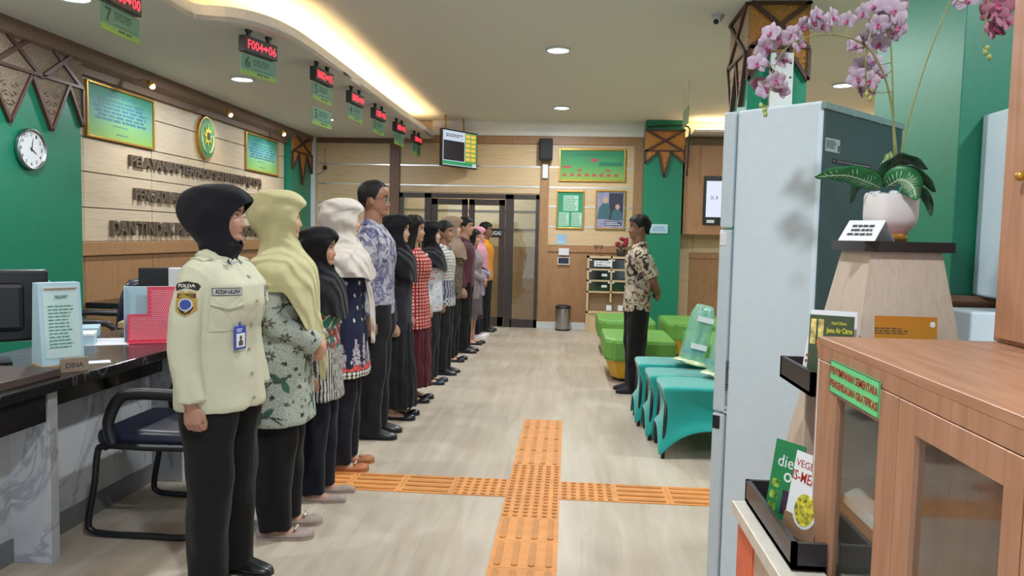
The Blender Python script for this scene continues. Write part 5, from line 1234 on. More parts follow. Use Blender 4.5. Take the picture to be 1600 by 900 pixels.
def person(label, x, y, h, rz=90, fem=True, bulk=1.0, sk='a67c66', pose='down', poseR=None, vox=.006, hijab=None, hair=None, top=None, legs=None, shoe=None, group=None, headturn=0, eye=True, glasses=False, female_face=True, depth=1.0, extras=None):
    s = h/1.65
    root = thing('person', label, 'person', (x, y, 0), R(rz), group)
    SW = (.158 if fem else .178)*(.85+.15*bulk)
    bw = bulk
    # ---- body: one continuous surface
    b = bm_new(); head_bm(b, .85 if fem else 1.05)
    hd = Matrix.Translation((0, 0, 0))
    if hair or (hijab is None):
        for sd in (-1, 1):
            sph(b, (sd*.074, .008, CH+.095), .026, (.35, .62, 1.15), 12)
    if headturn: bmesh.ops.rotate(b, verts=b.verts[:], cent=(0, 0, 0), matrix=Matrix.Rotation(R(headturn), 3, 'Z'))
    tube(b, [(0, .005, 1.30), (0, .01, 1.38), (0, .005, 1.44), (0, -.0, 1.50)], [.060, .052 if fem else .060, .05 if fem else .058, .05], 20)
    lofted(b, [(.84, 0, 0, .13, .09), (.95, 0, 0, .14, .09), (1.08, 0, 0, .115*bw, .08*bw), (1.22, 0, .0, .135*bw, .085*bw), (1.31, 0, 0, .15, .07), (1.345, 0, -.005, .10, .055), (1.37, 0, -.008, .06, .05)])
    arms = []
    for sd in (-1, 1):
        ps = (poseR if (poseR and sd == -1) else pose); S_, E_, Wr, d, pl, cu = POSE[ps](sd, SW)
        S_, E_, Wr = V(S_), V(E_), V(Wr); arms.append((sd, S_, E_, Wr))
        tube(b, smooth_pts([S_+Vector((-sd*.03, 0, -.02)), (S_+E_)/2, E_, (E_+Wr)/2, Wr, Wr+(Wr-E_).normalized()*.01], 3), [.045]*4+[.042]*3+[.038]*3+[.036, .032, .028]+[.024]*3, 12)
        hand(b, Wr, V(d), V(pl), cu, 1.0 if not fem else .93, 1 if sd == 1 else 1)
        ly = 0
        tube(b, smooth_pts([(sd*.085, 0, .90), (sd*.088, -.01, .66), (sd*.088, 0, .47), (sd*.088, .012, .30), (sd*.088, .012, .07)], 3), [.082, .08, .075, .07, .062, .055, .052, .052, .052, .046, .038, .033, .035], 14)
        # foot
        r = []
        for f, hw, zt in ((-.075, .022, .045), (-.05, .031, .075), (-.01, .034, .085), (.03, .036, .065), (.075, .042, .046), (.12, .042, .032), (.15, .034, .026), (.168, .016, .018)):
            r.append([Vector((sd*.09+hw*math.cos(a), -f, .012+(zt-.012)*max(0, math.sin(a)) if math.sin(a) > 0 else .012)) for a in [2*PI*k/14 for k in range(14)]])
        rings(b, r)
    b.transform(Matrix.Diagonal((s, s, s, 1)))
    me = remesh(b, vox*s if not fem else vox, 2)
    a = vco(me); zz = a[:, 2]/s-CH; xx = a[:, 0]/s; yy = -a[:, 1]/s
    if headturn: c_, s_ = math.cos(R(-headturn)), math.sin(R(-headturn)); X, Y = xx*c_+yy*s_*1, None; vx = a[:, 0]/s*c_-a[:, 1]/s*s_; vy = a[:, 0]/s*s_+a[:, 1]/s*c_; xx, yy = vx, -vy
    lipv = (yy > .07) & (np.abs(xx) < .022*(1-((zz-.0415)/.02)**2)) & (np.abs(zz-.0415) < .0105)
    sm, lm = skin(sk)
    for m in (sm, lm, EYEW, EYEB, BROW): me.materials.append(m)
    if vox < .0075:
        lp = set(np.nonzero(lipv)[0].tolist()); mi = np.zeros(len(me.polygons), np.int32)
        fv = np.empty(len(me.loops), np.int32); me.loops.foreach_get('vertex_index', fv)
        for i, p in enumerate(me.polygons):
            if p.vertices[0] in lp and p.vertices[2] in lp: mi[i] = 1
        me.polygons.foreach_set('material_index', mi)
    bb = bm_new(); bb.from_mesh(me); HT = Matrix.Rotation(R(headturn), 4, 'Z')
    e = bm_new()
    for sd in (-1, 1):
        p = face_pt(sd*.031, .108, -.012)
        sph(e, p, .0118, (1.15, 1, .58), 14, 2); sph(e, p+Vector((0, -.0075, .0004)), .0062, (1, .8, 1.0), 10, 3)
        tube(e, [face_pt(sd*(.031+q), .1155-abs(q)*.28-.001, -.0045) for q in (-.015, -.007, 0, .007, .015)], [.0012, .0026, .003, .0026, .0014], 6, 4 if fem else 0)
        tube(e, [face_pt(sd*q, zq, .0006) for q, zq in ((.016, .128), (.026, .132), (.038, .1325), (.050, .127))], [.0022, .0035, .0032, .0015], 6, 4)
    if not fem: tube(e, [face_pt(q, .0525-abs(q)*.1, .002) for q in (-.018, -.009, 0, .009, .018)], [.001, .0022, .002, .0022, .001], 6, 4) if label.find('glasses') > 0 or label.find('back') > 0 else None
    e.transform(Matrix.Diagonal((s, s, s, 1)) @ HT); merge(bb, e)
    me2 = bpy.data.meshes.new('body'); bb.to_mesh(me2); bb.free()
    for m in (sm, lm, EYEW, EYEB, BROW): me2.materials.append(m)
    bpy.data.meshes.remove(me)
    bo = bpy.data.objects.new('body', me2); COL.objects.link(bo); bo.parent = root
    # ---- clothes
    T = top or {}
    hem = T.get('hem', .74); sl = T.get('sleeve', 'long'); cv = vox*T.get('vk', 1.1)
    b = bm_new(); k = bw; bust = T.get('bust', .015 if fem else 0)
    fl = T.get('flare', 0)
    rs = [(hem, 0, 0, .172*k+fl, .118*k*depth+fl), (hem+.02, 0, 0, .175*k+fl, .12*k*depth+fl)]
    for z, hw, hd_, cf in ((.78, .178, .122, -.005), (.88, .178, .124, -.005), (1.0, .160, .112, .0), (1.08, .155, .11, .005), (1.18, .166, .118, .008), (1.26, .168, .112, .006), (1.315, .165, .092, 0), (1.345, .13, .072, -.006), (1.375, .075, .058, -.01)):
        if z > hem+.04: t_ = max(0, min(1, (1.0-z)/.25)); rs.append((z, 0, cf*depth+(bust if 1.1 < z < 1.28 else 0)*.6, hw*(k if z < 1.27 else (.7+.3*k))+fl*t_*.7*(1-(z-hem)/max(.01, 1.0-hem))*(1 if z < 1.0 else 0), hd_*(k*depth if z < 1.3 else (.7+.3*k))+(bust if 1.1 < z < 1.28 else 0)*.6+fl*.5*t_*(1 if z < 1.0 else 0)))
    if T.get('crew'): rs[-1] = (1.37, 0, -.01, .07, .055)
    lofted(b, rs)
    for sd, S_, E_, Wr in arms:
        r0 = T.get('sr', .056)*(.6+.4*k)
        if sl == 'long': pts = smooth_pts([S_+Vector((-sd*.06, 0, -.03)), S_+Vector((-sd*.006, 0, -.05)), (S_+E_)/2, E_, (E_+Wr)/2, Wr+(E_-Wr).normalized()*.008], 3)
        else: pts = smooth_pts([S_+Vector((-sd*.06, 0, -.03)), S_+Vector((-sd*.006, 0, -.05)), (S_*.55+E_*.45), E_*.8+S_*.2, E_*.97+S_*.03], 3)
        n_ = len(pts); tube(b, pts, [r0*((.86+.22*min(1,i/3))*(1-.24*i/(n_-1))) if sl == 'long' else r0*(.9+.2*min(1,i/3)) for i in range(n_)], 16)
    b.transform(Matrix.Diagonal((s, s, s, 1))); me = remesh(b, cv, 5)
    folds(me, T.get('fold', .004)*s, 7, len(label), 5)
    if T.get('paint'):
        a = vco(me)/s; setcol(me, T['paint'](a))
    shirt = obj(T.get('name', 'shirt'), me, T['mat'], root, W=False)
    for p_ in me.polygons: p_.use_smooth = True
    # collar
    if T.get('collar'):
        b = bm_new(); rr = []
        for z, r_, dz in ((1.352, .077, 0), (1.40, .060, .01), (1.404, .063, .01), (1.372, .094, -.01), (1.366, .092, -.01)):
            rr.append([Vector((math.sin(t)*r_*1.05, (math.cos(t)*r_*.95)+.008, z+(-.03 if math.cos(t) < 0 else .0)*abs(math.cos(t))+.0*dz)) for t in [R(-163+326*q/26) for q in range(27)]])
        vs = [[b.verts.new(p) for p in r_] for r_ in rr]
        for r1, r2 in zip(vs, vs[1:]):
            for q in range(26): f = b.faces.new([r1[q], r1[q+1], r2[q+1], r2[q]]); f.smooth = True
        b.transform(Matrix.Diagonal((s, s, s, 1))); o = obj('collar', b, T.get('collar_mat', T['mat']), root, W=False); md = o.modifiers.new('s', 'SOLIDIFY'); md.thickness = .003; md.offset = 0
        if T.get('paint'): setcol(o.data, T['paint'](vco(o.data)/s))
    # trousers / skirt
    L = legs or {}
    b = bm_new()
    if L.get('kind', 'trousers') == 'trousers':
        w = L.get('w', 1)
        lofted(b, [(.80, 0, 0, .145*k, .092*k), (.88, 0, 0, .150*k, .096*k), (1.0, 0, 0, .140*k, .09*k), (1.02, 0, 0, .13*k, .08*k)])
        zh = L.get('hem', .045)
        for sd in (-1, 1): tube(b, smooth_pts([(sd*.082, 0, .88), (sd*.088, 0, .70), (sd*.088, -.005, .46), (sd*.088, .005, .22), (sd*.088, 0, zh)], 3), [.092*k*w, .092*k*w, .092*k*w, .088*k*w, .082*w, .079*w, .077*w, .073*w, .071*w, .069*w, .067*w, .066*w, .066*w], 18, flat=(1, 1.12))
    else:
        zh = L.get('hem', .1); fl2 = L.get('flare', .03)
        lofted(b, [(zh, 0, 0, .20+fl2, .17+fl2), (.3, 0, 0, .20+fl2*.6, .165+fl2*.5), (.6, 0, 0, .185*k, .135*k), (.86, 0, 0, .165*k, .115*k), (1.0, 0, 0, .14*k, .09*k)], e=2.1)
    b.transform(Matrix.Diagonal((s, s, s, 1))); me = remesh(b, vox*1.25, 4); me = cut_above(me, (hem+.07)*s); folds(me, .008*s if L.get('kind') != 'skirt' else .012*s, 6 if L.get('kind') != 'skirt' else 13, 5, 6 if L.get('kind') != 'skirt' else .5)
    if L.get('mat'): o = obj('skirt' if L.get('kind') == 'skirt' else 'trousers', me, L['mat'], root, W=False)
    else: bpy.data.meshes.remove(me)
    # shoes
    sh = shoe or {}
    for sd in (-1, 1):
        b = bm_new(); r = []; kind = sh.get('kind', 'closed'); pt = sh.get('point', 0)
        prof = ((-.088, .012, .05, .05), (-.082, .030, .058, .06), (-.05, .037, .045, .075), (0, .037, .036, .085), (.04, .042, .034, .078), (.09, .047, .036, .06), (.135, .045 if not pt else .036, .036, .045), (.165, .034 if not pt else .022, .032, .036), (.182+.02*pt, .014, .022, .026))
        for f, hw, zf, zc in prof:
            zt = zc if kind == 'closed' else zf+(.012 if f > .09 else 0); r.append([Vector((sd*.09+hw*math.cos(a), -f, max(0.001, .018+(zt-.018)*math.sin(a)) if math.sin(a) > 0 else .001+.017*(1+math.sin(a)))) for a in [2*PI*q/18 for q in range(18)]])
        rings(b, r); b.transform(Matrix.Diagonal((s, s, s, 1))); o = obj('shoe', b, sh.get('mat', M['black']), root, W=False)
        b = bm_new(); prism(b, [(sd*.09+(hw+.002)*q, -f) for q, seq in ((1, prof), (-1, prof[::-1])) for f, hw, _, _ in seq], 0, .012, 'XY'); b.transform(Matrix.Diagonal((s, s, s, 1))); obj('sole', b, sh.get('sole', M['black']), o, W=False)
        if sh.get('trim'):
            b = bm_new(); sph(b, (sd*.09, -.1, .052), .012, (1.6, .7, .5), 8); sph(b, (sd*.09-.018, -.1, .05), .009, n=8); sph(b, (sd*.09+.018, -.1, .05), .009, n=8); b.transform(Matrix.Diagonal((s, s, s, 1))); obj('buckle', b, sh['trim'], o, W=False)
        if sh.get('heel'): b = bm_new(); box(b, sd*.09-.02, sd*.09+.02, .04, .085, 0, .02); obj('heel', b, sh['mat'], o, W=False)
    # hair
    def shell(zb, th, ang=180, n=48, rows=18, wave=0, back=None):
        b = bm_new(); vs = []
        for i in range(rows+1):
            t_ = i/rows; row = []
            for q in range(n):
                a = 2*PI*q/n                      # 0 = back
                zbot = zb(math.degrees(min(a, 2*PI-a))); z = .225+(zbot-.225)*t_**.8
                z = .225*(1)-(.225-zbot)*math.sin(t_*PI/2)**1.3 if zbot > -.0 else .225-(.225-zbot)*t_**1.4
                zc = max(z, .075); f, bk, w = I(zc, HF), I(zc, HB), I(zc, HW)
                if z < .075: bk = -.085-(.075-z)*(.06 if back is None else back); w = .066+(.075-z)*.12; 
                c, hdd = (f+bk)/2, (f-bk)/2; th_ = th*(1 if t_ < .9 else .9)+wave*math.sin(a*9+z*40)*.5
                e_ = 2/2.3; row.append(Vector(((w+th_)*math.copysign(abs(math.sin(a))**e_, math.sin(a)), -(c-(hdd+th_)*math.copysign(abs(math.cos(a))**e_, math.cos(a))), CH+z+th_*(1-t_)*.9)))
            vs.append([b.verts.new(p) for p in row])
        b.faces.new(vs[0])
        for r1, r2 in zip(vs, vs[1:]):
            for q in range(n): f = b.faces.new([r1[q], r1[(q+1) % n], r2[(q+1) % n], r2[q]]); f.smooth = True
        return b
    if hair:
        if hair == 'short':
            zb = lambda d: float(np.interp(d, [0, 55, 66, 74, 92, 100, 108, 118, 140, 180], [.045, .055, .085, .118, .118, .092, .13, .155, .165, .172])); b = shell(zb, .010, rows=22, wave=.004)
        elif hair == 'receding':
            zb = lambda d: float(np.interp(d, [0, 55, 66, 74, 92, 98, 106, 116, 140, 180], [.045, .055, .085, .118, .118, .10, .135, .175, .196, .19])); b = shell(zb, .008, rows=22, wave=.002)
        else:
            zb = lambda d: float(np.interp(d, [0, 50, 85, 105, 115, 130, 150, 180], [-.24, -.24, -.20, -.10, .10, .150, .168, .172])); b = shell(zb, .016, rows=26, wave=.008)
        bmesh.ops.rotate(b, verts=b.verts[:], cent=(0, 0, 0), matrix=Matrix.Rotation(R(headturn), 3, 'Z')); b.transform(Matrix.Diagonal((s, s, s, 1)))
        o = obj('hair', b, hairmat(), root, W=False); md = o.modifiers.new('s', 'SOLIDIFY'); md.thickness = .012; md.offset = -1
    if glasses:
        b = bm_new()
        for sd in (-1, 1):
            c = face_pt(sd*.033, .106, .012); tube(b, [c+Vector((.021*math.cos(q), -.0+abs(math.cos(q))*0, .016*math.sin(q))) for q in [2*PI*i/20 for i in range(21)]], .0014, 5)
            tube(b, [c+Vector((sd*.021, 0, .004)), Vector((sd*.078, -.03, CH+.108)), Vector((sd*.08, .01, CH+.105))], .0014, 5)
        tube(b, [face_pt(-.012, .110, .02), face_pt(.012, .110, .02)], .0014, 5)
        b.transform(Matrix.Diagonal((s, s, s, 1))); g_ = obj('glasses', b, M['black'], root, W=False)
        b = bm_new()
        for sd in (-1, 1):
            c = face_pt(sd*.033, .106, .012); b.faces.new([b.verts.new(c+Vector((.02*math.cos(q), 0, .015*math.sin(q)))) for q in [2*PI*i/20 for i in range(20)]])
        b.transform(Matrix.Diagonal((s, s, s, 1))); obj('lens', b, glass('spectacle_lens', 'b8b4b0', .05, .3), g_, W=False)
    if hijab:
        make_hijab(root, s, hijab, headturn, bw, depth)
    if extras: extras(root, s, shirt, bo)
    return root
def make_hijab(root, s, H, turn, bw, depth):
    """a wrapped headscarf: open at the face, falling over the shoulders; rows go from the crown down"""
    peak = H.get('peak', .012); bun = H.get('bun', .02); tuck = H.get('tuck', False); fr = H.get('front', 1.08); bk_ = H.get('back', 1.2)
    op_ = H.get('open', 128)
    # z (above chin) , half width, back, front, opening half angle
    R_ = [(.240, .012, -.03, .02, 180), (.237, .035, -.06, .05, 180), (.225, .058, -.09-bun*.4, .078, 180), (.208, .074, -.112-bun*.7, .095+peak*.3, 180), (.188, .083, -.122-bun, .103+peak*.8, 180), (.172, .087, -.126-bun, .106+peak, 180),
          (.160, .088, -.128-bun, .105+peak, 152), (.140, .089, -.130-bun, .102+peak*.9, 140), (.115, .089, -.130-bun, .098+peak*.7, op_+2), (.085, .088, -.125-bun*.9, .094+peak*.4, op_), (.055, .084, -.115-bun*.7, .090+peak*.2, op_+1), (.03, .080, -.10-bun*.4, .089, op_+6), (.010, .080 if not tuck else .078, -.096-bun*.2, .089, 146), (-.006, .082 if not tuck else .077, -.093, .090, 166), (-.018, .085 if not tuck else .077, -.092, .091, 180)]
    if tuck: R_ += [(-.035, .074, -.08, .078, 180), (-.06, .068, -.074, .066, 180), (-.085, .062, -.068, .058, 180)]
    else:
        R_ += [(-.04, .098, -.097, .103, 180), (-.065, .130, -.104, .116, 180), (-.085, .162, -.110, .127, 180), (-.11, .186, -.116, .136, 180), (-.15, .203, -.124, .146, 180), (-.20, .211, -.130, .153, 180)]
        z = -.25
    n = 60; b = bm_new(); rows = []
    nt_ = len(R_)
    sd_ = H.get('seed', 1); rs_ = np.random.RandomState(sd_); ph = rs_.rand(6)*6.28
    def pos(z, w, bk, f, A, q, i, drop=0):
        u = -1+2*q/n; a = R(A)*u; c, hd = (f+bk)/2, (f-bk)/2
        if z < -.07 and not tuck: e_ = 2/2.4
        else: e_ = 2/2.1
        fold = 0
        if z < .2:
            fa = H.get('fold', .0055)*(1 if z > -.02 else 1.7)*(1-abs(u)**6)
            fold = fa*(math.sin(a*5+z*30+ph[0])*.6+math.sin(a*9-z*46*(1 if a > 0 else -1)+ph[1])*.5+math.sin(a*3+z*70+ph[2])*.4)
        kw = (bw*1.06*H.get('wide', 1) if z < -.07 else 1.02*H.get('wide', 1) if z < -.05 else 1)
        x = (w*kw+fold)*math.copysign(abs(math.sin(a))**e_, math.sin(a)); d = c-(hd*(depth*bw if z < -.1 else 1)+fold)*math.copysign(abs(math.cos(a))**e_, math.cos(a))
        zz = CH+z-drop*(abs(a)/PI)**2 if not tuck else CH+z
        if .1 < z < .2: zz += 0
        return Vector((x, -d, zz))
    for i, r in enumerate(R_):
        rows.append([pos(*r, q, i) for q in range(n+1)])
    if not tuck:
        m = 8; last = R_[-1]
        for j in range(1, m+1):
            t_ = j/m; row = []
            for q in range(n+1):
                a = abs(-1+2*q/n)*180
                Lf, Lb, Ls = fr-1.20, bk_-1.20, H.get('side', 1.18)-1.20      # hem heights relative
                hemz = float(np.interp(a, [0, 70, 110, 150, 180], [bk_, H.get('side', 1.18), H.get('side', 1.18), fr+.03, fr]))
                z0 = CH-.20; z = z0+(min(hemz, z0-.004*j)-z0)*t_
                k_ = 1+.0*t_
                p = pos(-.20, last[1]*(1-.03*t_), last[2], last[3]*(1+.04*t_), 180, q, 99); p.z = z; row.append(p)
            rows.append(row)
    HT = Matrix.Rotation(R(turn), 4, 'Z')
    for i, r in enumerate(rows):
        z = (r[0].z-CH); k_ = min(1, max(0, (z+.09)/.08))
        if turn and k_ > 0:
            M_ = Matrix.Rotation(R(turn)*k_, 4, 'Z')
            for q in range(len(r)): r[q] = M_ @ r[q]
    vs = []
    for i, r in enumerate(rows):
        closed = (R_[i][4] == 180) if i < nt_ else True
        v = [b.verts.new(p) for p in r]
        if closed: b.verts.remove(v[-1]); v[-1] = v[0]
        vs.append(v)
    for r1, r2 in zip(vs, vs[1:]):
        for q in range(n):
            f = list(dict.fromkeys([r1[q], r1[q+1], r2[q+1], r2[q]]))
            if len(f) > 2:
                try: fa = b.faces.new(f); fa.smooth = True
                except ValueError: pass
    b.faces.new(vs[0][:-1])
    bmesh.ops.remove_doubles(b, verts=b.verts[:], dist=.0002)
    b.transform(Matrix.Diagonal((s, s, s, 1)))
    o = obj('headscarf', b, H['mat'], root, W=False)
    md = o.modifiers.new('s', 'SOLIDIFY'); md.thickness = .004; md.offset = -1
    md = o.modifiers.new('ss', 'SUBSURF'); md.levels = 2; md.render_levels = 2
    if H.get('tail'):
        T_ = H['tail']; b = bm_new(); rows2 = []
        pts = smooth_pts([V(p) for p in T_['pts']], 4); m = len(pts)
        for i, p in enumerate(pts):
            t_ = i/(m-1); hw = T_['w0']+(T_['w1']-T_['w0'])*t_; dx = Vector(T_.get('dir', (1, 0, 0))); dx.y = -dx.y
            rows2.append([b.verts.new(p+dx*hw*u+Vector((0, -.012*math.cos(u*5+i*.2), 0))) for u in [-1+2*q/10 for q in range(11)]])
        for r1, r2 in zip(rows2, rows2[1:]):
            for q in range(10): f = b.faces.new([r1[q], r1[q+1], r2[q+1], r2[q]]); f.smooth = True
        b.transform(Matrix.Diagonal((s, s, s, 1))); o2 = obj('scarf_tail', b, H['mat'], o, W=False); md = o2.modifiers.new('s', 'SOLIDIFY'); md.thickness = .006
        md = o2.modifiers.new('ss', 'SUBSURF'); md.levels = 1; md.render_levels = 1
    return o

# projecting flat details on to a garment
def on_surface(target, polys_bm, origin, direction, off=.002, dist=.3, cut=.012):
    """moves a flat (local XZ) mesh on to the garment's surface, looking along direction"""
    me = target.data; tree = BVHTree.FromPolygons([v.co for v in me.vertices], [tuple(p.vertices) for p in me.polygons])
    d = Vector(direction).normalized(); up = Vector((0, 0, 1)); up = (up-d*up.dot(d)).normalized(); right = d.cross(up)
    b = polys_bm; bmesh.ops.triangulate(b, faces=b.faces[:])
    for _ in range(3):
        es = [e for e in b.edges if e.calc_length() > cut]
        if not es: break
        bmesh.ops.subdivide_edges(b, edges=es, cuts=1)
    O = Vector(origin); last = 0; miss = []
    for v in b.verts:
        lift = -v.co.y
        p = O+right*v.co.x+up*v.co.z; h = tree.ray_cast(p-d*dist, d)
        if h[0] is not None: last = (h[0]-(p-d*dist)).length
        else: miss.append(v)
        v.co = p-d*dist+d*(last-off-lift)
    bmesh.ops.delete(b, geom=miss, context='VERTS')
    return b
def decal(root, target, name, mat_, build, origin, direction, off=.002, parent=None):
    b = bm_new(); build(b); on_surface(target, b, origin, direction, off); return obj(name, b, mat_, parent or target, W=False)

# ---- motif painting
def uvc(a, r=.17): return np.arctan2(a[:, 0], -a[:, 1])*r, a[:, 2]
def leafmask(u, v, u0, v0, ang, ln, wd):
    p = (u-u0)*math.cos(ang)+(v-v0)*math.sin(ang); q = -(u-u0)*math.sin(ang)+(v-v0)*math.cos(ang); t = p/ln
    return (np.abs(t) < 1) & (np.abs(q) < wd*(1-t*t))
def cset(col, m, c, al=1): col[m, :3] = lin(c)[:3]; col[m, 3] = al
def paint_leafy(a):
    u, v = uvc(a); col = np.zeros((len(a), 4)); rd = random.Random(21)
    pl = []
    def free(x, y, r):
        for X, Y, Rr in pl:
            if (X-x)**2+(Y-y)**2 < (r+Rr)**2: return False
        pl.append((x, y, r)); return True
    # swallows on both sides and front
    for x, y, fl_ in ((-.22, .78, 1), (-.34, .97, 1), (-.06, .86, -1), (-.16, 1.14, 1), (.1, .95, 1), (.25, 1.1, -1), (.2, .75, 1), (-.4, 1.2, 1), (.4, .85, 1), (-.42, .8, -1), (-.29, .62, -1), (.0, .66, 1)):
        if not free(x, y, .062): continue
        for an, L, W_, dx, dy, c in ((.5, .032, .012, 0, 0, '4a4f4c'), (2.3, .034, .013, -.022, .012, '3f5a4c'), (-1.2, .036, .014, .016, -.03, '3c6550'), (.75, .042, .0035, -.05, -.022, '33383a'), (.25, .045, .0035, -.052, -.012, '33383a'), (.6, .014, .009, .032, .018, '454a48')):
            cset(col, leafmask(u, v, x+fl_*dx, y+dy, an if fl_ > 0 else PI-an, L, W_), c)
    for k in range(900):
        x, y = rd.uniform(-.54, .54), rd.uniform(.55, 1.35); r = rd.choice((.014, .02, .028, .028))
        if not free(x, y, r): continue
        c = rd.choice(('3c3936', '4a4640', '5b5148', '2f3330')); a0 = rd.uniform(0, 6.28)
        if r > .025:
            n = rd.choice((7, 8, 9))
            for q in range(n): an = a0+q*2*PI/n; cset(col, leafmask(u, v, x+.016*math.cos(an), y+.016*math.sin(an), an, .012, .0042), c)
        else:
            for q in range(3): an = a0+q*.75; cset(col, leafmask(u, v, x+r*.4*math.cos(an), y+r*.4*math.sin(an), an, r*.62, r*.24), c)
    return col
def paint_navy(a):
    u, v = uvc(a); col = np.zeros((len(a), 4)); rd = random.Random(5); col[:, :3] = lin('1f2338')[:3]; col[:, 3] = 1
    for j in range(8):
        for i in range(-6, 7): cset(col, leafmask(u, v, i*.085+(j % 2)*.042+rd.uniform(-.01, .01), .93+j*.075, 1.9, .0135, .0075), 'c3bcb2')
    for i in range(-6, 7):
        x = i*.088+.02; H_ = .13+.05*((i*7) % 3)/2
        for q in range(60):
            t = rd.random(); y = .655+t*H_; w = .034*(1-t)**.7+.004; xx = x+rd.uniform(-w, w); an = rd.uniform(.3, 2.8); cset(col, leafmask(u, v, xx, y, an, rd.uniform(.008, .016), rd.uniform(.004, .007)), rd.choice(('a59aa3', 'b3a8ae', '8f8590')))
    m = (v < .655+.012*np.sin(u*70)) ; cset(col, m, 'b5403f'); m2 = m & (np.sin(u*160)*np.sin(v*210) > .35); cset(col, m2, 'cc6b62')
    m = v < .628; cset(col, m, '22222c')
    fu = ((u/.0235) % 1-.5)*.0235; 
    for vc in (.616, .593): cset(col, m & ((fu/.0095)**2+((v-vc)/.0100)**2 < 1), 'c9c4b8')
    return col
def paint_dots(a):
    u, v = uvc(a); col = np.ones((len(a), 4)); col[:, :3] = lin('8f2327')[:3]; p = .030
    fu, fv = ((u/p) % 1-.5), ((v/p) % 1-.5); r2 = fu**2+fv**2; cset(col, r2 < .085, 'cfa99a'); return col
def paint_bottomstripes(a):
    u, v = uvc(a); col = np.ones((len(a), 4)); col[:, :3] = lin('4c5552')[:3]
    s_ = np.sin(u*37+np.sin(v*31)*1.5)*np.sin(v*43+np.sin(u*29)*1.7); cset(col, s_ > .35, '9a3a38'); cset(col, s_ < -.35, '2e6a56'); cset(col, (np.abs(s_) < .06), 'c7c2b4')
    m = v < .93; cset(col, m, 'b9b5ad'); cset(col, m & (np.sin(u*300+np.sin(v*60)*.4) > .0), '26262a'); return col
def paint_striped(a):
    u, v = uvc(a); col = np.ones((len(a), 4)); col[:, :3] = lin('b9b3a8')[:3]
    cset(col, np.sin(v*190+np.sin(u*12)*3) > .55, '6a6a70'); m = v < 1.02; cset(col, m, '8c8a92'); cset(col, m & (np.sin(u*170+np.sin(v*40)) > .1), '3a3c50'); m = v < .84
    cset(col, m & (np.sin(u*110)*np.sin(v*120) > .1), 'c0bcb4'); return col

# ================================================================== the row of people, nearest first
X0 = -1.40
blackT = cloth('black_trousers', '161515', .12); navyT = cloth('navy_trousers', '14151f', .1); darkT = cloth('charcoal_trousers', '19191c', .1)
blackH = cloth('black_headscarf', '15151b', .08, ns=4, drape=.35); black2 = cloth('black_headscarf_two', '151318', .05, drape=.5)
beige = plain('beige_suede', '9b8a7f', .7, nz=.04); tan = plain('tan_leather', 'a8663a', .5, nz=.04); blk = plain('black_shoe_leather', '1b1b1e', .3, nz=.03); buckle = plain('pearl_buckle', 'cfc7b8', .2, .6, nz=0)
cream = cloth('cream_uniform_twill', 'bdbca4', .04, .8, ns=9)
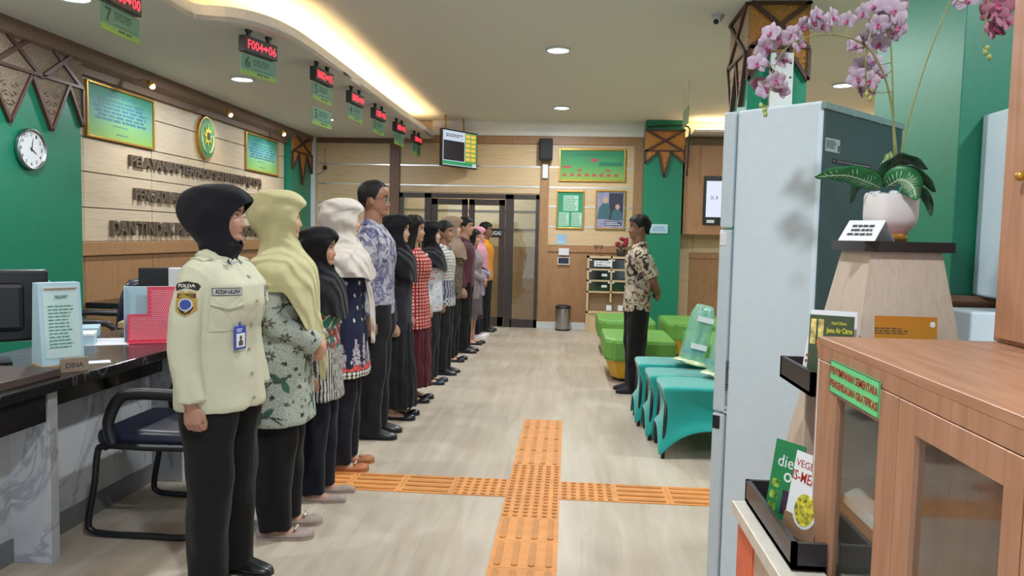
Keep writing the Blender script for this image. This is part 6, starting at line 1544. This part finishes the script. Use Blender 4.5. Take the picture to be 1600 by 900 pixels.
# the guard
def guard_extras(root, s, shirt, body):
    k = s; seam = plain('uniform_stitching', 'a9a888', .9, nz=0)
    for sx in (-1, 1):
        fd = (-.38*sx, 1, 0)
        def pocket(b): prism(b, [(-.055, -.06), (.055, -.06), (.055, .06), (-.055, .06)], -.003, .0, 'XZ')
        pk = decal(root, shirt, 'chest_pocket', cream, pocket, (sx*.085*k, 0, 1.14*k), fd, .001)
        decal(root, shirt, 'pocket_flap', cream, lambda b: prism(b, [(-.058, .03), (-.058, .0), (0, -.018), (.058, .0), (.058, .03)], -.006, -.003, 'XZ'), (sx*.085*k, 0, 1.185*k), fd, .002, pk)
        decal(root, shirt, 'pocket_flap_edge', seam, lambda b: [prism(b, [(-.058, 0), (0, -.018), (0, -.021), (-.058, -.003)], -.0075, -.006, 'XZ'), prism(b, [(.058, 0), (0, -.018), (0, -.021), (.058, -.003)], -.0075, -.006, 'XZ')], (sx*.085*k, 0, 1.185*k), fd, .002, pk)
        nm = decal(root, shirt, 'name_tape', plain('tape_grey', 'b3b2a8', .8, nz=0), lambda b: prism(b, [(-.05, -.014), (.05, -.014), (.05, .014), (-.05, .014)], -.003, 0, 'XZ'), (sx*.085*k, 0, 1.235*k), fd, .002)
        tp = 'AULIA ULUNA' if sx < 0 else 'SATPAM'
        decal(root, shirt, 'tape_lettering', plain('navy_ink', '1e2348', .7, nz=0), lambda b: (text(b, tp, -.042, .042, -.007, .007, -.003, .0008, bold=.015), [box(b, x0, x1, -.0036, -.003, z0, z1) for x0, x1, z0, z1 in ((-.05, .05, .0125, .014), (-.05, .05, -.014, -.0125), (-.05, -.0485, -.014, .014), (.0485, .05, -.014, .014))]), (sx*.085*k, 0, 1.235*k), fd, .002, nm)
        # epaulette
        b = bm_new(); pts = [(sx*.075, 1.372), (sx*.16, 1.352)]; prism(b, [(sx*.07, -.022), (sx*.155, -.028), (sx*.165, 0), (sx*.155, .028), (sx*.07, .022)], 0, .005, 'XY')
        tr = BVHTree.FromPolygons([v.co for v in shirt.data.vertices], [tuple(p.vertices) for p in shirt.data.polygons])
        bmesh.ops.triangulate(b, faces=b.faces[:]); bmesh.ops.subdivide_edges(b, edges=b.edges[:], cuts=3)
        for v in b.verts:
            h = tr.ray_cast(Vector((v.co.x*k, v.co.y*k, 1.6*k)), Vector((0, 0, -1))); v.co = Vector((v.co.x*k, v.co.y*k, (h[0].z if h[0] else 1.35*k)+.002+v.co.z))
        obj('epaulette', b, cream, shirt, W=False)
    fd = (0, 1, 0)
    decal(root, shirt, 'button_placket', cream, lambda b: prism(b, [(-.017, -.34), (.017, -.34), (.017, .25), (-.017, .25)], -.003, 0, 'XZ'), (0, 0, 1.08*k), fd, .001)
    for q in range(6):
        decal(root, shirt, 'button', plain('button', '8f8a70', .4, nz=0), lambda b: prism(b, el(0, 0, .006, .006, 12), -.006, -.003, 'XZ'), (0, 0, (1.29-.1*q)*k), fd, .001)
    # collar badge
    tr_o = (-.045*k, 0, 1.345*k)
    decal(root, shirt, 'collar_badge', M['black'], lambda b: prism(b, el(0, 0, .011, .009, 16), -.03, -.022, 'XZ'), (-.062*k, 0, 1.348*k), fd, .0)
    # shoulder patch on the right sleeve (towards the camera)
    dr = (1, .28, 0)
    pp = decal(root, shirt, 'arm_title', plain('patch_black', '241d18', .8, nz=0), lambda b: prism(b, [(-.042, -.006), (-.034, .006), (0, .014), (.034, .006), (.042, -.006), (.036, -.020), (0, -.008), (-.036, -.020)], -.003, 0, 'XZ'), (-.2*k, -.005, 1.262*k), dr, .002)
    decal(root, shirt, 'arm_lettering', plain('patch_cream', 'd3cfc0', .8, nz=0), lambda b: text(b, 'POLDA', -.028, .028, -.008, .004, -.003, .0008, bold=.02), (-.2*k, -.005, 1.262*k), dr, .002, pp)
    sp = decal(root, shirt, 'arm_badge', plain('patch_gold', 'a9873a', .7, nz=0), lambda b: prism(b, [(-.03, .04), (-.012, .046), (0, .04), (.012, .046), (.03, .04), (.034, .01), (.03, -.004), (.034, -.022), (.016, -.036), (0, -.044), (-.016, -.036), (-.034, -.022), (-.03, -.004), (-.034, .01)], -.003, 0, 'XZ'), (-.2*k, -.005, 1.19*k), dr, .002)
    decal(root, shirt, 'badge_rim', plain('patch_black2', '241d18', .8, nz=0), lambda b: [prism(b, [(-.026, -.012), (.026, -.012), (.014, -.032), (0, -.038), (-.014, -.032)], -.0036, -.003, 'XZ'), box(b, -.03, .03, -.0036, -.003, .022, .036)], (-.2*k, -.005, 1.19*k), dr, .002, sp)
    decal(root, shirt, 'badge_ring', plain('patch_white', 'b9bcd0', .8, nz=0), lambda b: prism(b, el(0, 0, .023, .023, 20), -.0044, -.0036, 'XZ'), (-.2*k, -.005, 1.188*k), dr, .002, sp)
    decal(root, shirt, 'badge_centre', plain('patch_blue', '3a4a8c', .8, nz=.1, ns=90), lambda b: prism(b, el(0, 0, .0185, .0185, 20), -.0052, -.0044, 'XZ'), (-.2*k, -.005, 1.188*k), dr, .002, sp)
    decal(root, shirt, 'badge_lettering', plain('patch_gold2', 'b7993f', .8, nz=0), lambda b: text(b, 'YOGYAKARTA', -.025, .025, .0255, .0325, -.0036, .0006), (-.2*k, -.005, 1.19*k), dr, .002, sp)
    # hanging id card
    t = thing('id_card', 'blue framed identity card clipped to the pocket of the uniform', 'identity card'); t.parent = None
    Mw = root.matrix_world if False else Matrix.Translation(root.location) @ Matrix.Rotation(root.rotation_euler[2], 4, 'Z')
    tr = BVHTree.FromPolygons([v.co for v in shirt.data.vertices], [tuple(p.vertices) for p in shirt.data.polygons])
    h = tr.ray_cast(Vector((-.075*k, -.5, 1.06*k)), Vector((0, 1, 0))); yy_ = h[0].y-.012 if h[0] else -.15
    t.location = Mw @ Vector((-.075*k, yy_, 1.00*k)); t.rotation_euler = (0, 0, root.rotation_euler[2]-R(8))
    blue = plain('card_blue', '3549a8', .4, nz=0)
    b = bm_new(); bbox(b, -.030, .030, -.003, .002, 0, .088, .0015); ho = obj('card_holder', b, blue, t, W=False)
    b = bm_new(); box(b, -.022, .022, -.0045, -.003, .008, .06); pr_ = obj('card_print', b, M['paper'], t, W=False)
    b = bm_new(); prism(b, [(-.011, .014), (.011, .014), (.011, .03), (0, .038), (-.011, .03)], -.0055, -.0045, 'XZ'); prism(b, el(0, .044, .006, .008), -.0055, -.0045, 'XZ'); obj('card_portrait', b, plain('portrait_brown', '5b4136', .6, nz=0), pr_, W=False)
    b = bm_new(); lines(b, -.02, .02, .065, .08, 2, -.003, 3); obj('card_text', b, M['paper'], ho, W=False)
    b = bm_new(); tube(b, [(0, 0, .088), (0, .002, .12)], [.004, .003], 6); sph(b, (0, 0, .128), .011, (1, .5, 1.2), 10); obj('clip', b, blue, t, W=False)
G = 'people standing in the row'
person('woman guard in a cream uniform shirt and black headscarf, first in the row', X0+.06, 2.85, 1.545, rz=80, bulk=1.12, sk='a67d69', vox=.0042, headturn=18, depth=1.05,
       hijab=dict(mat=blackH, peak=.028, bun=.045, tuck=True, open=128, fold=.003, seed=4), top=dict(mat=cream, hem=.75, collar=True, name='uniform_shirt', sr=.064, fold=.006, flare=.014, vk=1.3),
       legs=dict(mat=blackT, w=1.12, hem=.03), shoe=dict(mat=blk), group=G, extras=guard_extras)
leafy = painted('leafy_batik', 'a9b0a4', '6f7c72')
sage = cloth('pale_olive_headscarf', 'b1aa80', .05, ns=4, drape=.55)
person('woman with a pale olive headscarf and grey-green tunic printed with swallows', X0+.10, 3.36, 1.555, rz=96, headturn=16, bulk=1.12, vox=.0046, pose='front', sk='b0886f',
       hijab=dict(mat=sage, peak=.016, bun=.03, front=.98, side=1.2, back=1.2, wide=1.09, open=136, seed=2, fold=.006, tail=dict(pts=[(-.02, .155, 1.15), (-.01, .185, 1.0), (.02, .20, .86), (.05, .195, .74)], w0=.09, w1=.02)),
       top=dict(mat=leafy, hem=.56, paint=paint_leafy, flare=.025, name='batik_tunic', vk=1.0, sr=.064), legs=dict(mat=blackT, w=1.1), shoe=dict(mat=beige, kind='flat', trim=buckle, sole=beige), group=G)
person('short woman with black headscarf and dark floral tunic with striped hem', X0+.12, 3.84, 1.40, rz=88, headturn=4, vox=.0052, sk='a87d68',
       hijab=dict(mat=black2, peak=.014, bun=.02, front=1.10, side=1.17, back=1.2, open=132, seed=3), top=dict(mat=painted('floral_batik'), hem=.62, paint=paint_bottomstripes, flare=.02, name='batik_tunic'),
       legs=dict(mat=navyT), shoe=dict(mat=beige, kind='flat', point=1, sole=beige, heel=1), group=G)
crm = cloth('cream_headscarf', 'bab1a8', .04, ns=4, drape=.6)
person('woman with cream headscarf and navy tunic with white floral and red hem', X0+.09, 4.36, 1.57, rz=94, headturn=12, bulk=1.12, vox=.0052, pose='back', sk='b38c76',
       hijab=dict(mat=crm, peak=.018, bun=.03, front=1.16, side=1.2, back=1.24, wide=1.2, open=140, seed=5, fold=.009, tail=dict(pts=[(-.05, .15, 1.2), (-.04, .18, 1.05), (-.03, .19, .9), (-.03, .19, .78)], w0=.035, w1=.012)),
       top=dict(mat=painted('navy_floral_batik'), hem=.585, paint=paint_navy, flare=.03, name='batik_tunic', sr=.066, vk=.9), legs=dict(mat=navyT, w=1.1), shoe=dict(mat=tan, kind='flat', trim=buckle, sole=tan), group=G)
person('tall man with glasses and a purple-grey batik shirt', X0+.08, 5.08, 1.735, rz=92, headturn=6, fem=False, bulk=1.12, vox=.0056, sk='8e6450', hair='receding', glasses=True, pose='down',
       top=dict(mat=batik('purple_batik', [(0, '45435a'), (.38, '64627a'), (.46, '8f8d9c'), (.53, 'a9a6a8'), (.60, '6e6a82'), (.68, '504c64')], 10, .8), hem=.80, collar=True, sr=.068), legs=dict(mat=darkT, w=1.15, hem=.03), shoe=dict(mat=blk), group=G)
person('woman in black headscarf and long black skirt just beyond the tall man', X0+.12, 5.62, 1.52, rz=90, vox=.0066, sk='b58d78',
       hijab=dict(mat=black2, peak=.010, bun=.02, front=1.1, side=1.16, back=1.2, open=134, seed=6), top=dict(mat=cloth('black_blouse', '24232a'), hem=.72, name='blouse'), legs=dict(mat=darkT, kind='skirt', hem=.10, flare=.0), shoe=dict(mat=blk, kind='flat', trim=blk), group=G)
person('woman with long dark hair, red dotted tunic and maroon skirt', X0+.12, 6.22, 1.53, rz=88, bulk=1.15, vox=.007, sk='b08671', hair='long',
       top=dict(mat=painted('red_dotted_batik'), hem=.66, paint=paint_dots, flare=.02, name='batik_tunic', vk=.9), legs=dict(mat=cloth('maroon_skirt', '4a1a22'), kind='skirt', hem=.14, flare=.0), shoe=dict(mat=blk, kind='flat'), group=G)
person('woman with black headscarf and pale red and white patterned jacket', X0+.12, 7.0, 1.50, rz=88, vox=.0075, sk='b58d78',
       hijab=dict(mat=black2, peak=.012, bun=.025, front=1.14, side=1.2, back=1.22, open=134, seed=7), top=dict(mat=batik('white_red_batik', [(0, '9aa0b0'), (.40, 'b9bac2'), (.52, 'c7c4c2'), (.60, 'a8514a'), (.66, 'c0bfc4')], 9, .7), hem=.74, name='jacket'), legs=dict(mat=darkT), shoe=dict(mat=plain('blue_black_shoe', '26303f', .35), kind='flat'), group=G)
person('man with short black hair and white and navy striped shirt', X0+.16, 7.5, 1.52, rz=86, fem=False, vox=.0075, sk='8d6450', hair='short',
       top=dict(mat=painted('striped_batik'), hem=.74, paint=paint_striped, collar=True, flare=.01), legs=dict(mat=darkT, w=1.05), shoe=dict(mat=blk), group=G)
person('woman with a taupe headscarf and olive brown jacket', X0+.12, 8.3, 1.58, rz=86, vox=.008, sk='bd9a88',
       hijab=dict(mat=cloth('taupe_headscarf', '85705f', .06), peak=.016, bun=.03, front=1.16, side=1.22, back=1.24, open=136, seed=8), top=dict(mat=batik('olive_batik', [(0, '4d463a'), (.45, '5f5648'), (.55, '6f6759'), (.62, '494236')], 14, .7), hem=.72, name='jacket', bust=.02), legs=dict(mat=blackT), shoe=dict(mat=blk, kind='flat'), group=G)
person('man in a maroon collared shirt just beyond the taupe headscarf', X0+.17, 8.95, 1.60, rz=88, fem=False, vox=.009, sk='b0876f', hair='short', top=dict(mat=cloth('maroon_shirt', '54303a'), hem=.8, collar=True), legs=dict(mat=blackT), shoe=dict(mat=blk), group=G)
person('woman with long black hair, taupe blazer and dress', X0+.18, 9.65, 1.46, rz=82, vox=.009, pose='front', sk='bb917c', hair='long',
       top=dict(mat=batik('taupe_satin', [(0, '6d6266'), (.5, '8d8186'), (.6, '9d9095'), (.7, '75696c')], 6, .6, interp='LINEAR'), hem=.66, name='blazer', flare=.01), legs=dict(mat=cloth('dress_cloth', '5f5558'), kind='skirt', hem=.44, flare=-.03), shoe=dict(mat=blk, kind='flat'), group=G)
person('woman with a pink headscarf and pale shoes by the glass doors', X0+.15, 10.4, 1.50, rz=86, vox=.009, pose='front', sk='b58d78',
       hijab=dict(mat=cloth('pink_headscarf', 'bd8492', .05), peak=.012, bun=.02, front=1.0, side=1.08, back=1.15, open=134, seed=9), top=dict(mat=batik('lilac_batik', [(0, '8b8397'), (.5, 'a39cab'), (.6, '74708a')], 10, .5), hem=.62, name='batik_tunic'), legs=dict(mat=navyT), shoe=dict(mat=M['paper'], kind='flat', sole=M['paper']), group=G)
person('man in a bright orange shirt at the far end of the row', X0+.19, 11.0, 1.58, rz=86, fem=False, vox=.009, sk='7d5745', hair='short', top=dict(mat=cloth('orange_shirt', 'c98420'), hem=.78, collar=True), legs=dict(mat=blackT), shoe=dict(mat=blk), group=G)
# the man facing the row
person('man in brown batik shirt standing alone with hands behind his back', .62, 6.92, 1.60, rz=-86, fem=False, bulk=.98, vox=.006, sk='7f5844', hair='short', pose='back',
       top=dict(mat=batik('brown_batik', [(0, '2b2624'), (.40, '5a5048'), (.45, 'a89c88'), (.54, 'c2b8a6'), (.585, '8a6240'), (.63, '3a302b'), (.68, 'b3a794')], 9, .9), hem=.76, collar=True, sleeve='short', sr=.066, flare=.008), legs=dict(mat=blackT, w=1.05, hem=.03), shoe=dict(mat=cloth('dark_sock_shoe', '2a2b30')))
